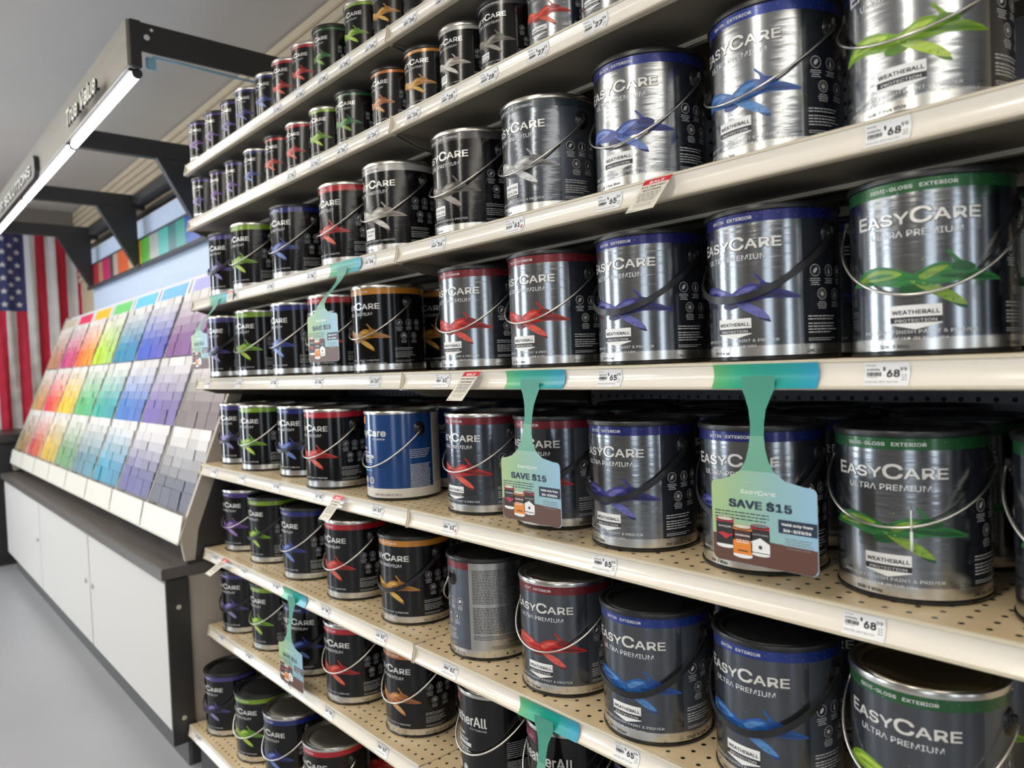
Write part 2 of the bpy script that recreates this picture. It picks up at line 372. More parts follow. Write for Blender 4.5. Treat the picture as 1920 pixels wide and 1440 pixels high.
        A.para(X(116), X(160), 170, 3.2, 44, 1.2, M_GREYINK, 33, 0.15)
        z0, zs, zb0, zb1 = 6, 26, 173, 188
        def pick(a, z):
            aa = a % 360
            if z < zs: return M_LSTRIPW
            return M_LSTRIPW if 112 < aa < 200 else M_LBLUE
        zz = (z0, zs, zb0, zb1)
    else:   # WeatherAll
        A.rect(-60, 164, -16, 182, M_BADGEM, 2); A.text('FLAT', -38, 169, 5.4, M_LTXTM, width=30, align='C', bold=0.0, lift=3)
        A.text('WeatherAll', -6, 132, 26, M_LTXT, width=122, align='C', bold=0.012, lift=3, res=4); A.text('EXTERIOR', 36, 124, 4, M_LTXTM, width=38, align='C')
        A.text('ULTRA', -16, 108, 6.2, M_LWHITE, width=32, align='C', bold=0.02); A.text('PREMIUM', -14, 98, 6.2, M_LWHITE, width=46, align='C', bold=0.02)
        A.rect(-52, 88, 18, 95, M_LTXTM, 2); A.text('100% Acrylic Latex', -16, 89.6, 4, M_INK, width=46, align='C', bold=0.01, lift=3)
        A.para(-50, 16, 82, 4.6, 3, 2.0, M_LWHITE, 5, 0.15)
        for x in (-48, -26, -2): A.ring(x, 42, 8, 1.6, M_LTXTM, 2); A.disc(x, 42, 5, M_LSTRIPW if x < -20 else M_LTXTM, 2)
        A.para(64 * mm, 112 * mm, 104, 4.0, 8, 1.2, M_LTXTD, 41, 0.3); A.para(64 * mm, 112 * mm, 68, 3.0, 14, 1.2, M_LTXTD, 42, 0.1)
        A.text('ONE GALLON (3.78 L)', 20, 10, 6, M_INK, width=64)
        z0, zs, zb0, zb1 = 6, 19, 173, 188
        def pick(a, z): return M_LSTRIP if z < zs else M_LBLACK
        zz = (z0, zs, zb0, zb1)
    # wrap round the can
    sc = H / 192.0
    bm = bmesh.new(); slots = []
    def slot(m):
        if m not in slots: slots.append(m)
        return slots.index(m)
    NS = 90; step = 360 / NS
    grid = []
    for z in zz:
        grid.append([bm.verts.new(((R + 0.0002) * sin(rad(i * step + 1)), -(R + 0.0002) * cos(rad(i * step + 1)), z * sc)) for i in range(NS)])
    for k in range(len(zz) - 1):
        for i in range(NS):
            j = (i + 1) % NS
            f = bm.faces.new((grid[k][i], grid[k][j], grid[k + 1][j], grid[k + 1][i]))
            f.material_index = slot(pick(i * step + 1 + step / 2, (zz[k] + zz[k + 1]) / 2)); f.smooth = True
    ab = bmesh.new(); av = [ab.verts.new((x, y, l)) for x, y, l in A.v]
    wide = []
    for f, m in zip(A.f, A.m):
        try: g = ab.faces.new([av[i] for i in f])
        except ValueError: continue
        g.material_index = slot(A.mats[m])
        xs = [A.v[i][0] for i in f]
        if max(xs) - min(xs) > 7: wide.append(g)
    if wide:
        for q in range(-22, 40):
            xq = q * 6.0 + 0.13
            gs = [g for g in wide if g.is_valid and min(v.co.x for v in g.verts) < xq < max(v.co.x for v in g.verts)]
            if not gs: continue
            geom = list({e for g in gs for e in g.edges}) + gs + list({v for g in gs for v in g.verts})
            res = bmesh.ops.bisect_plane(ab, geom=geom, plane_co=(xq, 0, 0), plane_no=(1, 0, 0))
            wide = [g for g in wide if g.is_valid] + [g for g in res['geom'] if isinstance(g, bmesh.types.BMFace)]
            wide = list(dict.fromkeys(wide))
    o = {}
    for v in ab.verts:
        x, y, l = v.co; a = x / 82.5; r = R + 0.00035 + l * 0.00004
        o[v] = bm.verts.new((r * sin(a), -r * cos(a), y * sc))
    for g in ab.faces:
        try: f = bm.faces.new([o[v] for v in g.verts]); f.material_index = g.material_index; f.smooth = False
        except ValueError: pass
    ab.free()
    me = bpy.data.meshes.new('label'); bm.to_mesh(me); bm.free()
    for m in slots: me.materials.append(m)
    LBL[key] = me
    return me

# ------------------------------------------------------------------ mesh helpers
class MB:
    def __init__(self): self.bm = bmesh.new(); self.mats = []
    def s(self, m):
        if m not in self.mats: self.mats.append(m)
        return self.mats.index(m)
    def box(self, x0, y0, z0, x1, y1, z1, m, bev=0):
        b2 = bmesh.new(); bmesh.ops.create_cube(b2, size=1)
        for v in b2.verts: v.co = Vector(((x0 + x1) / 2 + v.co.x * (x1 - x0), (y0 + y1) / 2 + v.co.y * (y1 - y0), (z0 + z1) / 2 + v.co.z * (z1 - z0)))
        if bev: bmesh.ops.bevel(b2, geom=list(b2.edges), offset=bev, segments=2, affect='EDGES')
        self.add(b2, m); return self
    def add(self, b2, m, smooth=False):
        k = self.s(m); mp = {v: self.bm.verts.new(v.co) for v in b2.verts}
        for f in b2.faces:
            g = self.bm.faces.new([mp[v] for v in f.verts]); g.material_index = k; g.smooth = smooth
        b2.free()
    def face(self, pts, m):
        f = self.bm.faces.new([self.bm.verts.new(p) for p in pts]); f.material_index = self.s(m); return f
    def prism(self, pts, axis, a, b, m, smooth=False):
        """pts in the other two axes, extruded along axis from a to b"""
        def P(p, t): return {0: (t, p[0], p[1]), 1: (p[0], t, p[1]), 2: (p[0], p[1], t)}[axis]
        k = self.s(m); A_ = [self.bm.verts.new(P(p, a)) for p in pts]; B_ = [self.bm.verts.new(P(p, b)) for p in pts]; n = len(pts)
        fs = [self.bm.faces.new(A_), self.bm.faces.new(B_[::-1])]
        for i in range(n):
            g = self.bm.faces.new((A_[i], B_[i], B_[(i + 1) % n], A_[(i + 1) % n])); g.smooth = smooth; fs.append(g)
        for f in fs: f.material_index = k
        bmesh.ops.recalc_face_normals(self.bm, faces=fs); return self
    def strip(self, pts, axis, a, b, m, smooth=True):
        """open profile extruded to a sheet"""
        def P(p, t): return {0: (t, p[0], p[1]), 1: (p[0], t, p[1]), 2: (p[0], p[1], t)}[axis]
        k = self.s(m); A_ = [self.bm.verts.new(P(p, a)) for p in pts]; B_ = [self.bm.verts.new(P(p, b)) for p in pts]
        for i in range(len(pts) - 1):
            g = self.bm.faces.new((A_[i], B_[i], B_[i + 1], A_[i + 1])); g.smooth = smooth; g.material_index = k
        return self
    def lathe(self, prof, m, n=64, mats=None):
        rings = []
        for r, z in prof:
            rings.append([self.bm.verts.new((0, 0, z))] if r < 1e-6 else [self.bm.verts.new((r * cos(2 * pi * i / n), r * sin(2 * pi * i / n), z)) for i in range(n)])
        for k in range(len(prof) - 1):
            a, b = rings[k], rings[k + 1]; mi = self.s(mats[k] if mats else m)
            for i in range(n):
                j = (i + 1) % n
                if len(a) == 1 and len(b) == 1: continue
                if len(a) == 1: vs = (a[0], b[j], b[i])
                elif len(b) == 1: vs = (a[i], a[j], b[0])
                else: vs = (a[i], a[j], b[j], b[i])
                f = self.bm.faces.new(vs); f.material_index = mi; f.smooth = True
        return self
    def tube(self, pts, r, m, n=8, ry=None, up=None):
        pts = [Vector(p) for p in pts]; prev = None; rings = []; ry = ry or r; k = self.s(m)
        for i, p in enumerate(pts):
            t = (pts[min(i + 1, len(pts) - 1)] - pts[max(i - 1, 0)]).normalized()
            if up is not None:
                b = (p - Vector(up)); b = (b - t * b.dot(t)).normalized()
            else:
                ref = prev if prev is not None else (Vector((0, 0, 1)) if abs(t.z) < 0.9 else Vector((1, 0, 0)))
                b = (ref - t * ref.dot(t)).normalized(); prev = b
            c = t.cross(b)
            rings.append([self.bm.verts.new(p + b * ry * cos(2 * pi * q / n) + c * r * sin(2 * pi * q / n)) for q in range(n)])
        for i in range(len(rings) - 1):
            for q in range(n):
                f = self.bm.faces.new((rings[i][q], rings[i][(q + 1) % n], rings[i + 1][(q + 1) % n], rings[i + 1][q])); f.smooth = True; f.material_index = k
        for R_ in (rings[0], rings[-1]):
            f = self.bm.faces.new(R_ if R_ is rings[-1] else R_[::-1]); f.material_index = k
        return self
    def art(self, A, origin, ux, uy, n, lift=0.00004, base=0.0002):
        o = Vector(origin); ux = Vector(ux); uy = Vector(uy); n = Vector(n)
        vs = [self.bm.verts.new(o + ux * (x / 1000) + uy * (y / 1000) + n * (base + l * lift)) for x, y, l in A.v]
        for f, m in zip(A.f, A.m):
            try: g = self.bm.faces.new([vs[i] for i in f]); g.material_index = self.s(A.mats[m])
            except ValueError: pass
        return self
    def mesh(self, name, sharp=None):
        me = bpy.data.meshes.new(name); self.bm.to_mesh(me); self.bm.free()
        for m in self.mats: me.materials.append(m)
        if sharp: me.set_sharp_from_angle(angle=rad(sharp))
        return me
    def build(self, name, parent=None, sharp=None, loc=None):
        return put(name, self.mesh(name, sharp), parent, loc)

def put(name, me, parent=None, loc=None, rot=0):
    o = bpy.data.objects.new(name, me); COL.objects.link(o)
    if parent is not None: o.parent = parent
    if loc is not None: o.location = loc
    if rot: o.rotation_euler.z = rot
    return o
def tag(o, label, cat, group=None):
    o['label'] = label; o['category'] = cat
    if group: o['group'] = group
    return o
def thing(name, label, cat, loc=(0, 0, 0), rot=0, group=None):
    o = bpy.data.objects.new(name, None); COL.objects.link(o); o.location = loc; o.rotation_euler.z = rot; o.empty_display_size = 0.05
    return tag(o, label, cat, group)
def struct(o): o['kind'] = 'structure'; return o
ORD = ['first', 'second', 'third', 'fourth', 'fifth', 'sixth', 'seventh', 'eighth', 'ninth', 'tenth', 'eleventh', 'twelfth', 'thirteenth', 'fourteenth', 'fifteenth']

# ------------------------------------------------------------------ room shell
M_FLOOR = mat('polished_concrete', (0.34, 0.35, 0.375), 0.34, noise=((0.9, 0.9, 0.9), 0.22), bump=((6, 6, 6), 0.05, 0.01))
M_CEIL = mat('painted_plaster_ceiling', (0.62, 0.59, 0.555), 0.8, noise=((1.2, 1.2, 1.2), 0.10), bump=((3, 3, 3), 0.15, 0.03))
M_SLAT = mat('beige_panelled_wall', (0.68, 0.57, 0.40), 0.6)
M_WALLG = mat('grey_brown_wall', (0.26, 0.23, 0.20), 0.7); M_WALLD = mat('dark_fitted_wall', (0.15, 0.14, 0.13), 0.7)
struct(MB().box(-7.1, -5.1, FLOOR - 0.1, 4.1, 0.66, FLOOR, M_FLOOR).build('floor'))
struct(MB().box(-7.1, -5.1, CEIL, 4.1, 0.66, CEIL + 0.1, M_CEIL).build('ceiling'))
w = MB().box(-7.1, 0.58, FLOOR, 4.1, 0.66, CEIL, M_SLAT)
for k in range(12):      # raised boards of the panelled back wall
    z = 0.80 + k * 0.05
    w.box(-7.0, 0.565, z, 4.0, 0.58, z + 0.042, M_SLAT, 0.004)
struct(w.build('wall_back'))
struct(MB().box(-7.1, -5.1, FLOOR, -7.0, -3.2, CEIL, M_WALLG).box(-7.1, -1.9, FLOOR, -7.0, 0.58, CEIL, M_WALLG)
       .box(-7.1, -3.2, FLOOR, -7.0, -1.9, -0.9, M_WALLG).box(-7.1, -3.2, 1.1, -7.0, -1.9, CEIL, M_WALLG).build('wall_left'))
struct(MB().box(4.0, -5.1, FLOOR, 4.1, 0.66, CEIL, M_WALLD).build('wall_right'))
wf = MB(); xs = [-7.1, -6.0, -4.4, 0.9, 2.1, 4.1]
for a in range(0, len(xs) - 1):
    if a % 2 == 0: wf.box(xs[a], -5.1, FLOOR, xs[a + 1], -5.0, CEIL, M_WALLD)
    else: wf.box(xs[a], -5.1, FLOOR, xs[a + 1], -5.0, -0.95, M_WALLD).box(xs[a], -5.1, 1.15, xs[a + 1], -5.0, CEIL, M_WALLD)
struct(wf.build('wall_front'))
struct(MB().box(-6.1, 0.555, 0.76, -2.3, 0.563, 0.80, mat('trim_grey', (0.3, 0.3, 0.3), 0.5)).build('trim_1'))

# ------------------------------------------------------------------ gondola
XL, BAY = -2.477, 1.2192
XB = XL + BAY; XR = XB + BAY
ZS = {1: 0.6805, 2: 0.5019, 3: 0.2448, 4: -0.0091, 5: -0.2872, 6: -0.5643, 7: -0.8177, 8: -1.125}
LEV = {1: 'top shelf', 2: 'second shelf down', 3: 'third shelf down', 4: 'fourth shelf down', 5: 'fifth shelf down', 6: 'sixth shelf down', 7: 'seventh shelf down', 8: 'bottom shelf'}
BACK = 0.535
M_DECK = holes_mat('perforated_beige_deck', (0.64, 0.50, 0.30), 0.36, (0, 1), (-1.2795, 0.0195), 0.0034)
M_PEG = holes_mat('dark_pegboard', (0.23, 0.24, 0.285), 0.5, (0, 2), (-0.012, -0.012), 0.0042)
M_DARK = mat('dark_steel', (0.04, 0.04, 0.045), 0.45)
M_UNDER_SHADE = mat('beige_underside_shade', (0.15, 0.13, 0.10), 0.5)  # shelf beige darkened, shade under the shelves put into the colour
for b, (xa, xb, side) in enumerate(((XL, XB, 'left-hand'), (XB, XR, 'right-hand'))):
    fr = thing('shelving_frame', 'dark perforated back panel and posts behind the cans, %s bay' % side, 'shelving', (0, 0, 0), 0, 'shelving bays')
    MB().box(xa + 0.02, BACK, FLOOR + 0.15, xb - 0.02, BACK + 0.012, ZS[1] + 0.2, M_PEG).build('back_panel', fr)
    for x in (xa, xb):
        if x == XB and b == 1: continue
        u = MB().box(x - 0.019, BACK - 0.012, FLOOR, x + 0.019, BACK + 0.03, ZS[1] + 0.22, M_DARK, 0.002)
        for k in range(70): u.box(x - 0.003, BACK - 0.0125, FLOOR + 0.16 + k * 0.0254, x + 0.003, BACK - 0.0119, FLOOR + 0.172 + k * 0.0254, M_INK)
        u.build('upright', fr)
    MB().box(xa + 0.01, -0.05, FLOOR, xb - 0.01, -0.04, FLOOR + 0.11, M_DARK).build('kick_plate', fr)
for s in range(1, 9):
    y0 = -0.075 if s == 8 else 0.0
    for xa, xb, side in ((XL, XB, 'left-hand'), (XB, XR, 'right-hand')):
        t = thing('shelf', 'beige perforated metal shelf with ivory edge channel, %s of the %s bay' % (LEV[s], side), 'shelf', (0, 0, ZS[s]), 0, 'shelves of the paint display')
        a, b_ = xa + 0.0015, xb - 0.0015
        MB().box(a, y0 + 0.003, -0.006, b_, BACK - 0.014, 0, M_DECK).box(a, y0 + 0.004, -0.0075, b_, BACK - 0.014, -0.0062, M_UNDER_SHADE).build('deck', t)
        fr = MB().prism([(y0 + 0.003, -0.0005), (y0 - 0.001, 0.0), (y0 - 0.003, -0.0015), (y0 - 0.003, -0.004), (y0 + 0.001, -0.005), (y0 + 0.001, -0.030), (y0 - 0.006, -0.030), (y0 - 0.0085, -0.0315), (y0 - 0.0085, -0.0335), (y0 - 0.006, -0.035), (y0 + 0.13, -0.035), (y0 + 0.13, -0.026), (y0 + 0.145, -0.026), (y0 + 0.145, -0.0385), (y0 + 0.128, -0.0385), (y0 + 0.128, -0.033), (y0 + 0.003, -0.033)][:10] + [(y0 + 0.004, -0.035), (y0 + 0.004, -0.0065)], 0, a, b_, M_SHELF)
        fr.box(a, y0 + 0.004, -0.034, b_, y0 + 0.125, -0.031, M_UNDER_SHADE).box(a, y0 + 0.125, -0.039, b_, y0 + 0.14, -0.029, M_SHELF, 0.002)
        fr.box(a, 0.30, -0.018, b_, 0.33, -0.006, M_UNDER_SHADE).box(a, 0.40, -0.024, b_, 0.415, -0.006, M_SHELF, 0.002)
        fr.build('front_rail', t)
        prof = []
        for k in range(9):
            q = k / 8; z = -0.0045 - q * 0.026
            prof.append((y0 - 0.0022 + 0.0052 * sin(pi * q) - 0.0045 * q, z))
        MB().strip(prof, 0, a, b_, M_CHANNEL).build('price_channel', t)
        for x, dn in ((a, 1), (b_, -1)):
            e = MB().prism([(y0 - 0.0035, 0.0008), (y0 - 0.0045, -0.012), (y0 - 0.0095, -0.030), (y0 - 0.009, -0.0362), (y0 + 0.006, -0.037), (y0 + 0.012, -0.02), (y0 + 0.010, 0.0008)], 0, x, x + 0.0022 * dn, M_SHELF)
            e.build('end_cap', t)
            br = MB().prism([(y0 + 0.004, -0.0065), (y0 + 0.01, -0.036), (y0 + 0.06, -0.045 if s == 1 else -0.052), (BACK - 0.014, -0.05 if s == 1 else -0.09), (BACK - 0.014, -0.0065)], 0, x + 0.004 * dn, x + 0.0065 * dn, M_UNDER_SHADE)
            br.tube([(x + 0.0035 * dn, y0 + 0.14, -0.045), (x + 0.0075 * dn, y0 + 0.14, -0.045)], 0.006, M_TIN, 10)
            br.build('bracket', t)

# ------------------------------------------------------------------ paint cans
CM = {}
def can_parts(R, H, lid):
    key = (R, lid)
    if key in CM: return CM[key]
    g = R > 0.06; q = R / 0.0825
    body = MB().lathe([(0, 0.003), (R - 0.004, 0.003), (R - 0.001, 0.0), (R + 0.0016, 0.001), (R + 0.0018, 0.0045), (R, 0.006), (R - 0.0003, H * 0.98), (R + 0.0003, H * 0.985)], M_TIN, 72,
                      [M_BLACKM] * 5 + [M_TIN] * 2).mesh('body', 40)
    top = {'black': M_BLACKP, 'tin': M_TIN, 'gold': M_TIN, 'grey': M_TIN}[lid]
    lidm = {'black': M_BLACKP, 'tin': M_TIN, 'gold': M_GOLD, 'grey': M_GREYLID}[lid]
    rt = 0.0018 if lid != 'black' else 0.0026
    rim = MB().lathe([(R + 0.0002, H - 0.006), (R + rt, H - 0.005), (R + rt + 0.0004, H - 0.001), (R + rt - 0.0006, H + 0.0018), (R - 0.002, H + 0.0015), (R - 0.0035, H - 0.003), (R - 0.006, H - 0.003), (R - 0.0075, H), (R - 0.0095, H)], top, 72).mesh('rim', 50)
    r2 = R - 0.0092
    lidb = MB().lathe([(r2 + 0.0003, H - 0.0003), (r2, H + 0.0006), (r2 - 0.002, H + 0.0004), (r2 - 0.004, H - 0.005), (r2 - 0.008, H - 0.0055), (r2 - 0.010, H - 0.004), (r2 - 0.03, H - 0.0035), (0, H - 0.0035)], lidm, 72).mesh('lid', 50)
    CM[key] = (body, rim, lidb)
    return CM[key]
def bail_pts(R, ze, zl, n, out=0.004, bow=0.0):
    hw = R + out; dz = ze - zl; depth = R + 0.0065
    pts = []
    for i in range(n + 1):
        t = pi * i / n
        pts.append((hw * cos(t) + bow * cos(t) * sin(t) ** 2, -depth * sin(t), ze - dz * sin(t) ** 1.0))
    return pts
HB = {}
def handle_mesh(kind, R, H, drop):
    k = (kind, drop)
    if k in HB: return HB[k]
    ze = 0.79 * H; zl = ze - drop
    if kind == 'wire':
        p = bail_pts(R, ze, zl, 40, 0.009, 0.004)
        p = [(R + 0.004, 0.0, ze + 0.003), (R + 0.009, -0.001, ze + 0.002)] + p[1:-1] + [(-R - 0.009, -0.001, ze + 0.002), (-R - 0.004, 0.0, ze + 0.003)]
        me = MB().tube(p, 0.00165, M_CHROME, 8).mesh('handle')
    else:
        p = bail_pts(R, ze, zl, 40, 0.0065, 0.003)
        m = MB(); kk = m.s(M_BLACKP)
        # flat plastic strap, broad side facing outwards
        axis = Vector((0, -(drop), -(R + 0.0065))).normalized()
        wv = Vector((0, -drop, (R + 0.0065))).normalized()
        rows = []
        for i, q in enumerate(p):
            t = pi * i / 40; w = 0.0046 * (1 - 0.25 * abs(cos(t)) ** 3)
            rad_ = Vector((q[0], q[1], 0)).normalized(); tan = (Vector(p[min(i + 1, 40)]) - Vector(p[max(i - 1, 0)])).normalized()
            across = tan.cross(rad_).normalized(); rad_ = across.cross(tan).normalized()
            P = Vector(q)
            rows.append([m.bm.verts.new(P + across * w * a + rad_ * 0.0009 * b) for a, b in ((-1, -1), (1, -1), (1, 1), (-1, 1))])
        for i in range(40):
            for c in range(4):
                f = m.bm.faces.new((rows[i][c], rows[i][(c + 1) % 4], rows[i + 1][(c + 1) % 4], rows[i + 1][c])); f.material_index = kk; f.smooth = True
        m.bm.faces.new(rows[0]); m.bm.faces.new(rows[-1][::-1])
        bmesh.ops.recalc_face_normals(m.bm, faces=m.bm.faces)
        me = m.mesh('handle', 40)
    HB[k] = me
    return me
def ear_mesh(R, H, s):
    k = ('ear', s)
    if k in HB: return HB[k]
    ze = 0.80 * H
    b = bmesh.new()
    prof = [(0.0, 0.0052), (0.006, 0.005), (0.0075, 0.003), (0.0125, 0.0022), (0.0142, -0.0008)]
    m = MB(); kk = m.s(M_BLACKM); n = 24; rings = []
    for r, h in prof:
        ring = []
        for i in range(n if r else 1):
            a = 2 * pi * i / n; y, z = r * cos(a), r * 1.15 * sin(a)
            ring.append(m.bm.verts.new((s * (math.sqrt(R * R - y * y) + h), y, ze + z)))
        rings.append(ring)
    for q in range(len(rings) - 1):
        A_, B_ = rings[q], rings[q + 1]
        for i in range(n):
            j = (i + 1) % n
            f = m.bm.faces.new((A_[0], B_[i], B_[j]) if len(A_) == 1 else (A_[i], B_[i], B_[j], A_[j])); f.smooth = True; f.material_index = kk
    bmesh.ops.recalc_face_normals(m.bm, faces=m.bm.faces); b.free()
    m.box(s * (R + 0.006) - 0.003, -0.003, ze + 0.0, s * (R + 0.006) + 0.003, 0.003, ze + 0.009, M_BLACKM, 0.001)
    HB[k] = m.mesh('handle_ear', 50)
    return HB[k]

def paint_can(x, y, z, phi, label, cat, group, R, H, lid, lab, handle=None, drop=0.062, name='paint_can', streak=False):
    t = thing(name, label, cat, (x, y, z + 0.0004), rad(phi), group)
    b, r, l = can_parts(R, H, lid)
    put('body', b, t); put('rim', r, t); put('lid', l, t); put('label', label_mesh(*lab[:1], **lab[1], R=R, H=H), t)
    if streak:
        a = rad(17.6); q = lambda r_, z_: (r_ * sin(a) + z_ * 0.0, -r_ * cos(a), z_)
        MB().tube([q(0.0935, 0.108), q(0.0925, 0.096), q(0.0915, 0.084)], 0.0009, M_LWHITE, 6).tube([q(0.0915, 0.084), q(0.0905, 0.070), q(0.0900, 0.062)], 0.0016, M_LWHITE, 8).build('white_streak', t)  # thin white streak standing just in front of the label
    if handle:
        put('handle', handle_mesh(handle, R, H, drop), t); put('handle_ear', ear_mesh(R, H, 1), t); put('handle_ear', ear_mesh(R, H, -1), t)
    return t
RG, HG, RQ, HQ = 0.0825, 0.192, 0.054, 0.1235
S126, S124, S1G = '126 Fl. Oz. 3 Qts. 1 Pt. 14 Oz.', '124 Fl. Oz. 3 Qts. 1 Pt. 12 Oz.', 'ONE GALLON (3.78 L)'
BN = {'purple': 'INTERIOR', 'violet': 'INTERIOR', 'blue': 'SATIN   INTERIOR', 'navy': 'SATIN   INTERIOR', 'azure': 'SATIN   INTERIOR', 'lime': 'SEMI-GLOSS   INTERIOR', 'green': 'SEMI-GLOSS   INTERIOR', 'red': 'FLAT   INTERIOR',
      'orange': 'EGGSHELL   INTERIOR', 'copper': 'EGGSHELL   INTERIOR', 'white': 'FLAT INTERIOR', 'grey': 'PRIMER SEALER INTERIOR'}
def I(c, size=S124, code='', box='', tail=''): return ('int', dict(colour=c, band=BN[c], size=size, code=code, box=box, tail=tail))
def X(c, band, code, size, kind='ext', box='WEATHERALL', tail=''): return (kind, dict(colour=c, band=band, code=code, size=size, box=box, tail=tail))
FE, SE, GE = 'FLAT   EXTERIOR', 'SATIN   EXTERIOR', 'SEMI-GLOSS   EXTERIOR'
QS = '31 Fl. Oz. (916 mL)'
